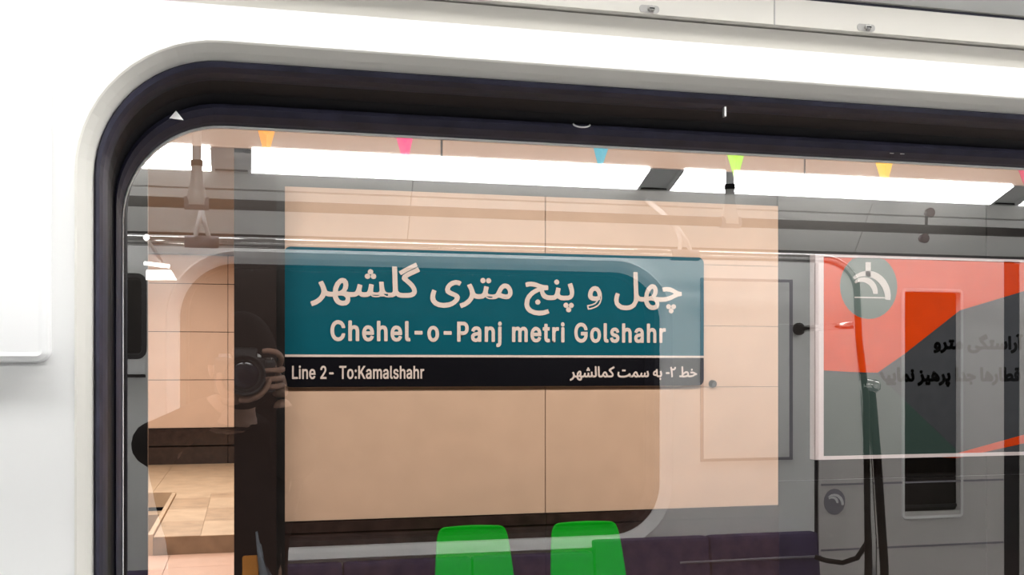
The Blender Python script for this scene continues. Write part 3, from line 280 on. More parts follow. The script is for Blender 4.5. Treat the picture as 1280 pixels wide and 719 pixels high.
'persian_line': '1 -69 -7 -46 6 -41 18 -36 29 -30 51 -10 63 11 67 32 61 61 47 90 68 100 78 80 86 61 91 45 94 37 98 31 102 27 120 23 129 19 132 11 128 3 117 -1 96 3 84 15 78 31 88 26 87 13 84 1 79 -10 57 -38 28 -58|208 -64 196 -63 185 -60 175 -56 165 -49 157 -40 151 -30 146 -17 143 -3 142 14 147 58 162 93 183 115 190 120 198 122 205 123 223 118 235 102 239 78 235 53 221 31 213 24 203 19 191 15 210 31 229 27 249 24 271 23 280 19 282 11 278 3 268 -1 250 -1 232 2 215 5 240 6 251 -12 252 -30 245 -47 231 -60/209 -40 219 -38 228 -32 231 -19 228 -6 215 4 208 6 199 8 189 8 181 8 172 6 163 4 163 25 184 29 200 38 211 53 215 75 214 85 210 95 203 99 192 93 180 76 170 51 166 19 166 7 168 -3 170 -12 181 -30 195 -38|117 -1 120 23 133 23 145 23 146 1 132 -1|268 -1 271 23 286 24 296 31 303 48 306 57 309 68 312 82 334 75 330 57 328 39 330 30 338 25 354 23 368 24 377 31 384 49 386 59 388 70 390 84 413 79 411 66 409 51 408 39 409 31 417 25 434 23 443 24 451 26 456 29 460 34 462 40 463 48 462 62 461 79 459 101 481 102 482 87 483 74 485 63 491 39 503 26 523 23 532 19 534 11 530 3 520 -1 502 1 488 9 479 20 473 34 479 32 468 11 452 1 432 -1 410 2 398 12 392 29 402 29 390 9 374 1 350 -1 334 1 320 10 316 16 313 23 312 31 321 33 317 24 313 16 309 11 291 1|395 162 385 166 381 176 385 186 395 191 406 186 410 176 406 166|375 129 365 133 360 143 365 154 375 158 385 154 390 143 385 133|416 129 405 133 401 143 405 154 416 158 426 154 430 143 426 133|520 -1 522 23 532 23 540 24 546 26 550 29 552 33 554 38 554 61 549 212 573 212 579 63 578 36 570 15 552 3 543 0 532 -1|683 -1 668 -1 656 1 647 4 639 8 633 14 629 20 627 29 625 38 624 49 618 212 642 212 648 59 651 37 661 26 667 24 676 23 686 23 695 19 698 11 694 3|683 -1 686 23 699 26 709 38 720 60 735 84 749 98 762 105 774 107 791 103 806 88 820 60 824 51 828 42 832 36 843 25 857 23 866 19 869 11 865 3 854 -1 833 2 817 15 821 21 812 6 800 -3 785 -6 765 -1 746 10 729 28 714 8 700 0/740 51 751 36 763 26 775 20 785 18 791 19 797 22 800 26 802 31 802 38 800 47 794 60 788 72 781 80 772 84 762 81 752 71|854 -1 857 23 885 23 896 23 905 24 913 25 928 30 934 37 936 44 931 61 926 68 919 77 910 87 893 102 878 115 867 124 862 130 863 139 865 146 869 152 884 164 906 178 934 192 969 210 979 188 964 180 951 174 940 168 913 155 894 143 877 131 881 143 914 115 938 90 953 66 958 43 956 28 946 14 940 10 932 6 923 3 911 0 897 -1 881 -1|1169 -6 1177 18 1215 20 1255 28 1293 44 1325 70 1344 59 1340 48 1339 41 1342 32 1355 25 1361 24 1370 23 1380 23 1389 19 1392 11 1388 3 1377 -1 1344 3 1335 6 1328 10 1323 15 1319 22 1317 29 1318 38 1323 36 1295 18 1259 4 1216 -4|1169 -6 1123 -3 1110 0 1099 3 1089 8 1081 13 1074 19 1069 26 1065 34 1063 44 1062 54 1063 69 1067 85 1071 100 1093 95 1090 84 1088 72 1087 61 1087 51 1090 43 1094 36 1101 30 1110 26 1122 22 1137 20 1155 19 1177 18 1183 3|1219 119 1208 123 1204 133 1208 144 1219 148 1229 144 1233 133 1229 123|1178 119 1168 123 1163 133 1168 144 1178 148 1188 144 1193 133 1188 123|1377 -1 1380 23 1393 26 1403 38 1415 60 1429 84 1443 98 1456 105 1468 107 1485 103 1500 88 1514 60 1518 51 1522 42 1526 36 1538 25 1552 23 1561 19 1563 11 1559 3 1549 -1 1527 2 1511 15 1515 21 1507 6 1494 -3 1480 -6 1460 -1 1440 10 1424 28 1409 8 1394 0/1435 51 1446 36 1457 26 1469 20 1480 18 1486 19 1491 22 1495 26 1497 31 1497 38 1494 47 1489 60 1483 72 1475 80 1466 84 1457 81 1447 71|1549 -1 1552 23 1567 24 1577 31 1584 48 1587 57 1590 68 1593 82 1615 75 1612 64 1610 51 1608 39 1614 27 1619 25 1626 23 1635 23 1649 24 1658 31 1665 49 1667 59 1669 70 1671 84 1694 79 1692 66 1690 51 1689 39 1690 31 1698 25 1715 23 1730 25 1740 33 1744 48 1743 56 1741 66 1738 77 1727 111 1751 119 1758 98 1764 74 1766 53 1763 29 1753 12 1737 2 1715 -1 1692 2 1679 12 1672 29 1683 29 1671 9 1655 1 1631 -1 1615 1 1600 10 1597 16 1594 23 1593 31 1602 33 1598 24 1594 16 1590 11 1572 1|2002 -1 1974 3 1966 7 1960 12 1954 19 1950 27 1947 38 1946 50 1941 153 1965 153 1970 55 1971 47 1973 40 1975 34 1987 25 2005 23 2014 19 2017 11 2013 3|1957 31 1924 26 1895 31 1875 44 1870 51 1868 58 1867 66 1873 90 1891 109 1917 123 1948 131 1952 106 1926 102 1906 94 1894 82 1890 70 1895 59 1907 53 1924 50 1941 51 1955 54|2002 -1 2005 23 2028 25 2041 32 2044 48 2042 66 2036 88 2028 111 2052 119 2059 98 2065 74 2067 53 2064 32 2057 17 2044 6 2026 0|2034 -57 2023 -52 2019 -42 2023 -32 2034 -27 2044 -32 2048 -42 2044 -52|2171 68 2171 91 2242 91 2242 68|2320 2 2295 -1 2295 2 2295 7 2295 15 2293 44 2289 83 2284 125 2277 164 2269 195 2293 202 2303 162 2310 115 2316 68 2318 28 2319 17 2320 8|2332 140 2306 143 2287 152 2287 177 2307 167 2331 164 2345 164 2356 169 2364 180 2370 201 2390 197 2388 183 2385 172 2380 162 2374 155 2368 149 2360 145|2722 -1 2703 0 2679 6 2659 17 2683 30 2704 24 2725 23 2734 19 2737 11 2733 3|2585 -4 2551 -3 2522 -2 2499 0 2482 2 2484 25 2504 23 2529 21 2557 21 2590 20 2625 23 2651 30 2667 42 2673 58 2670 71 2660 82 2642 87 2613 79 2587 61 2564 38 2549 18 2523 19 2545 50 2575 80 2608 102 2620 107 2631 110 2643 111 2654 110 2663 108 2671 104 2690 86 2696 61 2695 49 2691 39 2686 29 2677 19 2666 12 2651 5 2633 0 2611 -3|2539 29 2533 212 2557 212 2563 50|2722 -1 2725 23 2755 25 2784 32 2811 43 2836 57 2819 69 2797 77 2771 80 2762 80 2754 79 2745 77 2740 99 2756 103 2771 104 2799 101 2822 92 2841 81 2859 72 2876 68 2883 68 2885 47 2861 43 2840 34 2819 23 2794 11 2763 2|2771 135 2761 139 2757 149 2761 160 2771 164 2782 160 2786 149 2782 139',
'poster_one': '17 -68 12 -44 45 -37 70 -25 87 -4 90 6 92 16 93 29 91 46 86 61 78 72 66 76 54 70 45 57 42 41 45 30 53 23 69 21 86 23 101 28 102 7 86 0 66 -2 46 0 31 7 22 19 19 35 23 58 33 79 48 94 69 100 90 94 104 77 113 54 116 27 115 9 111 -6 105 -21 96 -33 85 -44 72 -52 56 -59 38 -65|134 -69 125 -46 139 -41 151 -36 161 -30 184 -10 196 11 199 32 193 61 179 90 201 100 211 80 218 61 224 45 227 37 230 31 235 27 253 23 262 19 265 11 261 3 250 -1 229 3 216 15 211 31 220 26 219 13 216 1 211 -10 189 -38 161 -58|250 -1 253 23 276 25 289 34 295 52 297 61 300 72 302 84 325 79 322 68 320 55 319 44 320 35 324 29 337 24 344 24 353 23 363 23 372 19 375 11 371 3 360 -1 349 -1 340 -1 332 0 316 6 308 16 304 29 313 29 303 13 290 4 273 0|329 114 318 119 314 129 318 139 329 144 339 139 344 129 339 119|288 114 278 119 274 129 278 139 288 144 299 139 303 129 299 119|360 -1 363 23 377 26 388 38 400 60 406 72 411 82 417 89 434 103 451 106 469 101 484 87 495 68 498 48 498 37 495 28 492 20 476 5 456 0 433 4 422 7 410 13 396 22 408 40 434 28 453 24 467 27 475 34 477 45 473 62 462 76 449 82 438 79 428 68 416 45 402 19 389 6 376 0|602 0 603 15 607 32 614 52 636 44 631 28 627 14 626 2 632 -19 647 -34 669 -42 696 -45 728 -42 755 -33 773 -21 779 -6 776 1 767 7 753 13 734 19 740 44 767 34 788 27 803 24 814 23 823 19 826 11 822 3 811 -1 808 -1 804 -1 800 -1 801 -6 801 -10 801 -17 798 -24 794 -31 772 -50 737 -64 722 -67 707 -68 690 -69 674 -68 660 -65 646 -61 634 -55 623 -48 614 -39 607 -28 603 -15|811 163 800 180 828 197 865 218 911 243 920 225 874 200 838 180|811 -1 814 23 837 23 852 23 864 24 873 25 880 27 886 30 889 33 893 42 887 57 874 75 856 93 838 109 825 122 820 130 820 139 822 146 826 152 842 165 866 179 895 194 926 210 936 188 908 174 880 160 855 146 834 132 836 142 861 120 884 99 903 76 921 48 935 31 952 24 965 23 974 19 977 11 972 3 962 -1 943 1 922 11 915 17 910 24 905 33 913 30 903 16 889 6 867 0 836 -1|962 -1 965 23 988 25 1000 34 1007 52 1009 61 1011 72 1014 84 1037 79 1034 68 1032 55 1031 44 1031 35 1036 29 1049 24 1056 24 1065 23 1075 23 1084 19 1087 11 1083 3 1072 -1 1061 -1 1052 -1 1044 0 1027 6 1020 16 1016 29 1025 29 1015 13 1002 4 985 0|1041 114 1030 119 1026 129 1030 139 1041 144 1051 139 1055 129 1051 119|1000 114 990 119 985 129 990 139 1000 144 1011 139 1015 129 1011 119|1072 -1 1075 23 1091 24 1101 31 1108 48 1111 57 1113 68 1116 82 1139 75 1136 64 1133 51 1132 39 1138 27 1143 25 1149 23 1158 23 1173 24 1182 31 1189 49 1191 59 1193 70 1195 84 1218 79 1215 66 1213 51 1212 39 1214 31 1222 25 1239 23 1254 25 1264 33 1267 48 1267 56 1265 66 1262 77 1250 111 1274 119 1282 98 1287 74 1290 53 1286 29 1276 12 1260 2 1239 -1 1216 2 1202 12 1196 29 1206 29 1194 9 1179 1 1155 -1 1139 1 1124 10 1121 16 1118 23 1117 31 1126 33 1122 24 1118 16 1113 11 1096 1|1332 0 1326 212 1350 212 1356 0|1376 -68 1368 -46 1386 -39 1402 -31 1414 -23 1424 -14 1431 -5 1436 4 1442 32 1440 48 1434 65 1422 90 1443 100 1460 64 1464 34 1458 0 1442 -27 1421 -47 1397 -60|1510 0 1505 191 1529 191 1534 0|1537 220 1521 223 1508 229 1497 232 1487 229 1478 222 1467 231 1481 245 1497 250 1511 247 1523 241 1537 238 1546 239 1556 245 1565 232 1548 222',
'poster_two': '64 23 87 26 100 35 104 48 101 62 92 81 80 102 65 126 86 139 106 106 120 77 130 52 139 32 150 24 160 23 170 19 172 11 168 3 158 -1 139 2 122 14 113 37 125 47 120 24 115 17 109 11 102 5 91 1 79 -1 64 -2 43 0 25 5 10 13 22 34 39 26|158 -1 161 23 184 25 196 34 203 52 205 61 207 72 210 84 233 79 230 68 228 55 227 44 227 35 232 29 245 24 252 24 261 23 271 23 280 19 283 11 279 3 268 -1 257 -1 247 -1 239 0 223 6 216 16 212 29 221 29 211 13 198 4 181 0|232 -57 222 -53 218 -43 222 -33 232 -28 243 -33 247 -43 243 -53|192 -57 181 -53 177 -43 181 -33 192 -28 202 -33 206 -43 202 -53|268 -1 271 23 282 23 291 23 298 24 312 31 315 35 316 41 317 48 314 66 308 88 300 111 324 119 331 98 337 74 339 53 335 28 322 11 300 1|323 -57 313 -53 308 -43 313 -33 323 -28 333 -33 338 -43 333 -53|282 -57 272 -53 268 -43 272 -33 282 -28 293 -33 297 -43 293 -53|443 -1 429 -1 416 1 407 4 399 8 393 14 389 20 387 29 385 38 384 49 378 212 402 212 408 59 411 37 421 26 428 24 436 23 446 23 455 19 458 11 454 3|443 -1 446 23 459 26 469 38 480 60 495 84 509 98 522 105 534 107 551 103 566 88 580 60 584 51 588 42 592 36 604 25 617 23 626 19 629 11 625 3 614 -1 593 2 577 15 581 21 572 6 560 -3 546 -6 526 -1 506 10 489 28 475 8 460 0/501 51 511 36 523 26 535 20 545 18 552 19 557 22 561 26 563 31 563 38 560 47 555 60 549 72 541 80 532 84 523 81 512 71|614 -1 617 23 640 25 653 32 657 48 654 66 648 88 640 111 664 119 671 98 677 74 679 53 677 32 669 17 656 6 638 0|652 150 642 155 638 165 642 175 652 180 663 175 667 165 663 155|772 -69 764 -46 777 -41 789 -36 800 -30 823 -10 835 11 838 32 832 61 818 90 839 100 849 80 857 61 862 45 866 37 869 31 873 27 892 23 901 19 903 11 899 3 889 -1 867 3 855 15 849 31 859 26 858 13 855 1 850 -10 828 -38 799 -58|820 135 809 139 805 149 809 159 820 164 830 159 834 149 830 139|889 -1 892 23 915 25 927 34 934 52 936 61 938 72 941 84 964 79 961 68 959 55 958 44 958 35 963 29 976 24 983 24 992 23 1002 23 1011 19 1014 11 1010 3 999 -1 988 -1 978 -1 970 0 954 6 947 16 943 29 952 29 942 13 929 4 912 0|963 -57 953 -53 948 -43 953 -33 963 -28 973 -33 978 -43 973 -53|923 -57 912 -53 908 -43 912 -33 923 -28 933 -33 937 -43 933 -53|1113 -2 1088 1 1064 11 1043 26 1028 46 1023 71 1028 95 1044 113 1051 117 1059 120 1068 120 1076 120 1084 117 1090 113 1105 94 1110 71 1109 59 1106 49 1101 40 1093 31 1085 24 1075 17 1039 3 999 -1 1002 23 1031 25 1052 31 1074 44 1085 60 1088 74 1086 86 1079 96 1068 99 1056 96 1048 86 1045 74 1051 51 1068 35 1090 25 1112 21 1127 24 1132 36 1131 41 1126 52 1113 70 1105 78 1097 86 1086 95 1073 106 1059 117 1041 130 1055 148 1073 135 1089 122 1102 111 1114 101 1124 92 1132 84 1148 63 1154 48 1156 35 1152 17 1138 3 1131 0 1123 -2|1170 -69 1162 -46 1175 -41 1187 -36 1198 -30 1221 -10 1233 11 1236 32 1230 61 1216 90 1237 100 1247 80 1255 61 1261 45 1264 37 1267 31 1271 27 1290 23 1299 19 1301 11 1297 3 1287 -1 1265 3 1253 15 1247 31 1257 26 1256 13 1253 1 1248 -10 1226 -38 1197 -58|1287 -1 1290 23 1300 23 1309 23 1317 24 1331 31 1333 35 1334 41 1335 48 1333 66 1326 88 1318 111 1342 119 1349 98 1355 74 1357 53 1353 28 1341 11 1319 1|1320 -90 1310 -86 1305 -76 1310 -65 1320 -61 1330 -65 1335 -76 1330 -86|1300 -57 1289 -53 1285 -43 1289 -33 1300 -28 1310 -33 1314 -43 1310 -53|1340 -57 1330 -53 1325 -43 1330 -33 1340 -28 1350 -33 1355 -43 1350 -53|1480 0 1474 212 1498 212 1504 0|1587 23 1610 26 1623 35 1627 48 1624 62 1615 81 1603 102 1588 126 1608 139 1629 106 1643 77 1653 52 1662 32 1673 24 1683 23 1692 19 1695 11 1691 3 1680 -1 1661 2 1645 14 1636 37 1648 47 1643 24 1638 17 1632 11 1624 5 1614 1 1602 -1 1587 -2 1566 0 1548 5 1533 13 1545 34 1562 26|1680 -1 1683 23 1713 25 1742 32 1770 43 1795 57 1777 69 1755 77 1730 80 1721 80 1713 79 1703 77 1698 99 1714 103 1730 104 1758 101 1780 92 1799 81 1817 72 1835 68 1841 68 1843 47 1820 43 1799 34 1777 23 1753 11 1721 2|1763 -55 1753 -51 1748 -41 1753 -30 1763 -26 1773 -30 1778 -41 1773 -51|2018 -1 2004 -1 1992 1 1982 4 1975 8 1969 14 1965 20 1962 29 1960 38 1959 49 1953 212 1978 212 1984 59 1987 37 1997 26 2003 24 2011 23 2021 23 2030 19 2033 11 2029 3|2132 -2 2108 1 2083 11 2062 26 2047 46 2042 71 2047 95 2063 113 2070 117 2078 120 2087 120 2095 120 2103 117 2110 113 2124 94 2130 71 2128 59 2125 49 2120 40 2113 31 2104 24 2094 17 2058 3 2018 -1 2021 23 2050 25 2072 31 2093 44 2104 60 2108 74 2105 86 2098 96 2087 99 2075 96 2067 86 2064 74 2070 51 2087 35 2109 25 2131 21 2146 24 2151 36 2150 41 2145 52 2132 70 2125 78 2116 86 2105 95 2093 106 2078 117 2061 130 2075 148 2093 135 2108 122 2122 111 2133 101 2143 92 2151 84 2167 63 2174 48 2175 35 2171 17 2157 3 2150 0 2142 -2|2190 -68 2181 -46 2200 -39 2215 -31 2227 -23 2237 -14 2244 -5 2249 4 2255 32 2254 48 2247 65 2235 90 2257 100 2273 64 2278 34 2272 0 2256 -27 2234 -47 2211 -60|2384 -1 2369 -1 2357 1 2347 4 2340 8 2334 14 2330 20 2327 29 2325 38 2325 49 2319 212 2343 212 2349 59 2352 37 2362 26 2368 24 2376 23 2386 23 2396 19 2398 11 2394 3|2594 -1 2575 0 2551 6 2531 17 2555 30 2576 24 2597 23 2606 19 2609 11 2605 3|2384 -1 2386 23 2448 23 2493 25 2524 32 2542 43 2548 60 2545 71 2535 81 2517 85 2488 78 2462 59 2439 36 2424 16 2398 17 2420 49 2449 79 2483 101 2495 106 2506 108 2518 109 2529 109 2538 106 2546 103 2564 85 2571 59 2570 50 2566 41 2561 31 2552 23 2541 15 2526 9 2498 3 2461 -1 2415 -1|2412 28 2406 212 2430 212 2436 49|2594 -1 2597 23 2613 23 2632 23 2649 25 2662 28 2679 37 2687 53 2690 77 2687 100 2678 118 2663 124 2651 119 2642 106 2639 90 2642 79 2650 72 2666 70 2683 71 2698 76 2699 55 2689 50 2676 47 2663 46 2637 51 2621 64 2616 84 2619 107 2630 127 2645 143 2666 148 2676 147 2685 144 2692 138 2699 130 2704 121 2708 111 2713 76 2712 61 2710 49 2706 37 2699 27 2691 19 2680 11 2664 5 2643 1 2619 -1|2681 179 2670 183 2666 194 2670 204 2681 208 2691 204 2695 194 2691 183|2640 179 2630 183 2625 194 2630 204 2640 208 2650 204 2655 194 2650 183',
}


def lettering(name, key, x0, x1, z0, z1, y, material, parent, thick=.003, bold=.03):
    """letters set between x0..x1 and z0..z1 on plane Y=y, facing the car; every stroke group is an object of its own.
    bold: half width of the outline stroke, as a share of the line's height"""
    groups = [[[tuple(map(float, q)) for q in zip(*[iter(r.split())] * 2)] for r in g.split('/')] for g in GLYPHS[key].split('|')]
    allp = [p for g in groups for r in g for p in r]
    ax, bx = min(p[0] for p in allp), max(p[0] for p in allp)
    az, bz = min(p[1] for p in allp), max(p[1] for p in allp)
    w = bold * (z1 - z0)
    x0 += w; x1 -= w; z0 += w; z1 -= w
    sx, sz = (x1 - x0) / (bx - ax), (z1 - z0) / (bz - az)
    for gi, g in enumerate(groups):
        V, F = [], []
        loops = [[(x0 + (px - ax) * sx, z0 + (pz - az) * sz) for px, pz in r] for r in g]
        flat = [p for l in loops for p in l]
        yf = y - thick - (gi % 4) * 6e-4                   # neighbouring joined letters never share one face plane
        V += [(p[0], yf, p[1]) for p in flat]
        F += [tuple(t) for t in tessellate_polygon([[Vector((p[0], p[1], 0)) for p in l] for l in loops])]
        i = 0
        for l in loops:                                     # rounded outline stroke
            for k in range(len(l)):
                p, q = Vector(l[k]), Vector(l[(k + 1) % len(l)])
                d = (q - p)
                if d.length < 1e-7: continue
                d.normalize(); nn = Vector((-d.y, d.x)) * w; e = d * w
                yy = yf - 2e-5 * (1 + i % 9); i += 1; b = len(V)
                for c2 in (p + nn, p + nn * .5 - e, p - nn * .5 - e, p - nn, q - nn, q - nn * .5 + e, q + nn * .5 + e, q + nn):
                    V.append((c2.x, yy, c2.y))
                F.append(tuple(range(b, b + 8)))
        mesh('letter', V, F, material, parent, fixn=False)

# ================================================================== THE CAR
CX0, CX1 = -2.4, 4.7
# --- near side wall with its window opening
WIN = (-.1475, 1.62, .93, 1.872, .125)
outer = [(CX0, 0), (CX1, 0), (CX1, 1.926), (CX0, 1.926)]
hole = rrect(WIN[0] - .018, WIN[1] + .018, WIN[2] - .018, WIN[3] + .017, WIN[4] + .018)
wall_near = sheet_with_holes('wall_near', outer, [hole], WALL_Y, WALL_Y + .03, M['lining'], kind='structure')
box('wall_near_back', (CX0, 1.34, 0), (WIN[0] - .02, 1.40, 3.0), M['black'], kind='structure')
bpy.data.objects['wall_near_back'].name = 'trim_1'
box('trim_2', (WIN[1] + .02, 1.34, 0), (CX1, 1.40, 3.0), M['black'], kind='structure')
box('trim_3', (WIN[0] - .02, 1.34, WIN[3] + .02), (WIN[1] + .02, 1.40, 3.0), M['black'], kind='structure')
box('trim_4', (WIN[0] - .02, 1.34, 0), (WIN[1] + .02, 1.40, WIN[3] - 1.0), M['black'], kind='structure')

win = root('window_1', (WIN[0], WALL_Y, WIN[2]), 'large rounded train window with a dark rubber seal, seen from inside', None, kind='structure')
W2 = (WIN[0] - .018, WIN[1] + .018, WIN[2] - .018, WIN[3] + .017, WIN[4] + .018)
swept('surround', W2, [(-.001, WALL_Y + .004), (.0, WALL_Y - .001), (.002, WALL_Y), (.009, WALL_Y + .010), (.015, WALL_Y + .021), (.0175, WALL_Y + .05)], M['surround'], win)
swept('outer_seal', WIN, [(-.004, 1.175), (.000, 1.168), (.003, 1.170, .002), (.005, 1.180, .003), (.006, 1.195, .003), (.006, 1.212, .002)], M['rubber'], win)
swept('reveal', WIN, [(.006, 1.212, .002), (.0045, 1.214), (.0045, 1.25, .008), (.007, 1.265, .014)], M['rubber_black'], win)
swept('inner_seal', WIN, [(.007, 1.264, .014), (.009, 1.262, .017), (.0105, 1.270, .022), (.0115, 1.285, .026), (.0115, 1.297, .0275)], M['rubber'], win)
swept('edge_highlight', WIN, [(.0110, 1.297, .0270), (.0125, 1.2945, .0285), (.0130, 1.2985, .0290)], M['panel_white'], win)  # white line stands in for the highlight along the seal edge
pane_pts = rrect(*WIN, off=.004)
plate('pane', pane_pts, GLASS_Y, GLASS_Y + .006, M['glass'], win)
box('frame_block', (WIN[0] - .02, 1.308, WIN[3] - .010), (WIN[1], 1.34, WIN[3] + .02), M['rubber_black'], win)
# glints and a lit sliver of the seal modelled as pale pieces, plus one mark
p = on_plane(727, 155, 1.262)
tube('seal_glint', [p + Vector((.011 * math.cos(a), 0, -.004 * math.sin(a))) for a in [i * math.pi / 8 for i in range(9)]], .0012, M['seal_pale'], win, 6, label='small curved reflection on the seal, modelled as a pale arc')
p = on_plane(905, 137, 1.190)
box('seal_mark', p + Vector((-.0012, -.004, -.009)), p + Vector((.0012, .002, .009)), M['seal_pale'], win, label='pale mark across the seal')
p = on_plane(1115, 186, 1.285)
mesh('seal_highlight', [p + Vector((-.011, -.012, -.009)), p + Vector((-.004, -.012, .010)), p + Vector((.004, -.012, .010)), p + Vector((.011, -.012, -.009)), p + Vector((.005, -.012, -.009)), p + Vector((0, -.012, .003)), p + Vector((-.005, -.012, -.009)),
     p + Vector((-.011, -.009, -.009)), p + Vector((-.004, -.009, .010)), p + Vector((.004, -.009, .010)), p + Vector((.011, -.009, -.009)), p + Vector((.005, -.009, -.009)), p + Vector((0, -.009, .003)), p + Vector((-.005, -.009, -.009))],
     [(0, 1, 5, 6), (1, 2, 5), (2, 3, 4, 5), (7, 8, 12, 13), (8, 9, 12), (9, 10, 11, 12), (0, 1, 8, 7), (1, 2, 9, 8), (2, 3, 10, 9), (3, 4, 11, 10), (4, 5, 12, 11), (5, 6, 13, 12), (6, 0, 7, 13)], M['panel_white'], win, label='small white forked highlight on the seal')
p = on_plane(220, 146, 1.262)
mesh('seal_lit_sliver', [p + Vector(q) for q in ((-.007, 0, -.002), (0, 0, .007), (.008, 0, -.003), (-.007, .003, -.002), (0, .003, .007), (.008, .003, -.003))], [(0, 1, 2), (5, 4, 3), (0, 3, 4, 1), (1, 4, 5, 2), (2, 5, 3, 0)], M['seal_pale'], win, label='lit sliver in the corner of the seal, modelled as a pale wedge')

# --- header above the window: recess, screwed flange, dark slot, cove
HY = WALL_Y
def extrude_x(name, prof, material, parent=None, x0=CX0, x1=CX1, **kw):
    V = [(x, y, z) for x in (x0, x1) for y, z in prof]; n = len(prof)
    F = [(k, (k + 1) % n, (k + 1) % n + n, k + n) for k in range(n)] + [tuple(range(n)), tuple(range(n, 2 * n))[::-1]]
    return mesh(name, V, F, material, parent, **kw)
extrude_x('trim_5', [(HY + .012, 1.924), (HY + .004, 1.950), (HY + .03, 1.950), (HY + .03, 1.924)], M['flange'], kind='structure')
trim_6 = extrude_x('trim_6', [(HY - .001, 1.9515), (HY - .004, 1.953), (HY - .004, 1.985), (HY + .03, 1.985), (HY + .03, 1.9515)], M['flange'], kind='structure')
extrude_x('trim_7', [(HY + .004, 1.985), (HY + .004, 1.991), (HY + .03, 1.991), (HY + .03, 1.985)], M['rubber'], kind='structure')
extrude_x('trim_8', [(HY - .002, 1.991), (HY - .10, 2.10), (HY - .10, 2.13), (HY + .03, 2.13), (HY + .03, 1.991)], M['cove'], kind='structure')
screw_x = (on_plane(1080, 36, HY).x - on_plane(810, 14, HY).x)
xs = on_plane(810, 14, HY).x
k0 = int((CX0 + .1 - xs) // screw_x) + 1
for k in range(k0, 12):
    x = xs + k * screw_x
    if x > CX1 - .1: break
    z = 1.9585
    slot = plate('screw_slot', rrect(x - .012, x + .012, z - .0042, z + .0042, .0036, seg=5), HY - .0046, HY - .0042, M['screw'], trim_6)
    sh = lathe('screw_head', [((x + .002, HY - .0045, z), .0042), ((x + .002, HY - .0072, z), .0038), ((x + .002, HY - .008, z), .0018)], M['screw'], trim_6, 12)
    box('screw_cross', (x - .001, HY - .0083, z - .0008), (x + .005, HY - .0075, z + .0008), M['rubber_black'], sh)
# joint between two lengths of flange
x = on_plane(966, 5, HY).x
box('flange_joint', (x - .0008, HY - .0046, 1.9525), (x + .0008, HY - .0038, 1.985), M['screw'], trim_6)

# --- raised white panel at the left
PW = (-.62, -.187, 1.5555, 1.856, .012)
pan = root('wall_panel', (-.40, WALL_Y, 1.5555), 'blank raised white panel with rounded corners on the wall left of the window', 'panel')
swept('rim', PW, [(-.0, WALL_Y), (.0, WALL_Y - .012), (.0015, WALL_Y - .0145), (.006, WALL_Y - .016), (.010, WALL_Y - .0155)], M['panel_white'], pan)
plate('face', rrect(*PW, off=.009), WALL_Y - .0155, WALL_Y - .0005, M['panel_white'], pan)

# --- shell: floor, ceiling, ends
box('floor', (CX0, OPP_Y - .05, -.05), (CX1, 1.34, 0), M['floor'], kind='structure')
box('wall_left', (CX0 - .05, OPP_Y - .05, 0), (CX0, 1.34, 2.38), M['lining'], kind='structure')
box('wall_right', (CX1, OPP_Y - .05, 0), (CX1 + .05, 1.34, 2.38), M['lining'], kind='structure')
extrude_x('ceiling', [(-1.15, 2.302), (-.80, 2.325), (.50, 2.325), (.85, 2.302), (.85, 2.36), (-1.15, 2.36)], M['ceiling'], kind='structure')
box('roof', (CX0, -1.6, 2.38), (CX1, 1.40, 2.44), M['black'], kind='structure'); bpy.data.objects['roof'].name = 'trim_9'

# light panels, in two rows
def light_panel(x0, x1, side, label):
    # inclined diffuser between the cove and the ceiling
    if side < 0: ya, za, yb, zb = -1.157, 2.297, -1.300, 2.245
    else: ya, za, yb, zb = .857, 2.297, 1.000, 2.245
    r = root('ceiling_light', ((x0 + x1) / 2, (ya + yb) / 2, 2.245), label, 'ceiling light', 'ceiling light panels of the car')
    V = [(x0, ya, za), (x1, ya, za), (x1, yb, zb), (x0, yb, zb)]
    nrm = Vector((0, -(za - zb), -abs(ya - yb))).normalized() if side > 0 else Vector((0, (za - zb), -abs(ya - yb))).normalized()
    W = [Vector(v) + nrm * .006 for v in V]
    mesh('diffuser', [*V, *W], [(0, 1, 2, 3), (4, 5, 6, 7), (0, 1, 5, 4), (1, 2, 6, 5), (2, 3, 7, 6), (3, 0, 4, 7)], M['lamp'], r)
    B = [Vector(v) - nrm * .02 for v in V]
    e = .012
    for xa, xb in ((x0 - e, x0), (x1, x1 + e)):
        V2 = [Vector((xx, yy, zz)) + nrm * q for xx in (xa, xb) for yy, zz in ((ya, za), (yb, zb)) for q in (.008, -.02)]
        mesh('end_cap', V2, [(0, 1, 3, 2), (4, 6, 7, 5), (0, 4, 5, 1), (2, 3, 7, 6), (0, 2, 6, 4), (1, 5, 7, 3)], M['panel_white'], r)
    return r
names = {-1: 'left', 0: 'middle', 1: 'right', 2: 'far right'}
for k in range(-1, 3):
    a = .023 + k * 1.581
    light_panel(a, a + 1.445, -1, {-1: 'lit ceiling panel mirrored at the left end beside the corner of the seal', 0: 'long lit ceiling panel mirrored above the blue station sign',
        1: 'long lit ceiling panel mirrored right of the sign, above the poster', 2: 'lit ceiling panel on the opposite side past the poster, outside the frame'}[k])
    light_panel(a, a + 1.445, 1, 'lit ceiling panel above the near window, %s one of the row' % ('first', 'second', 'third', 'fourth')[k + 1])

# --- opposite side
def cove(side):
    f = (lambda y: y) if side < 0 else (lambda y: -.30 - y)
    return f
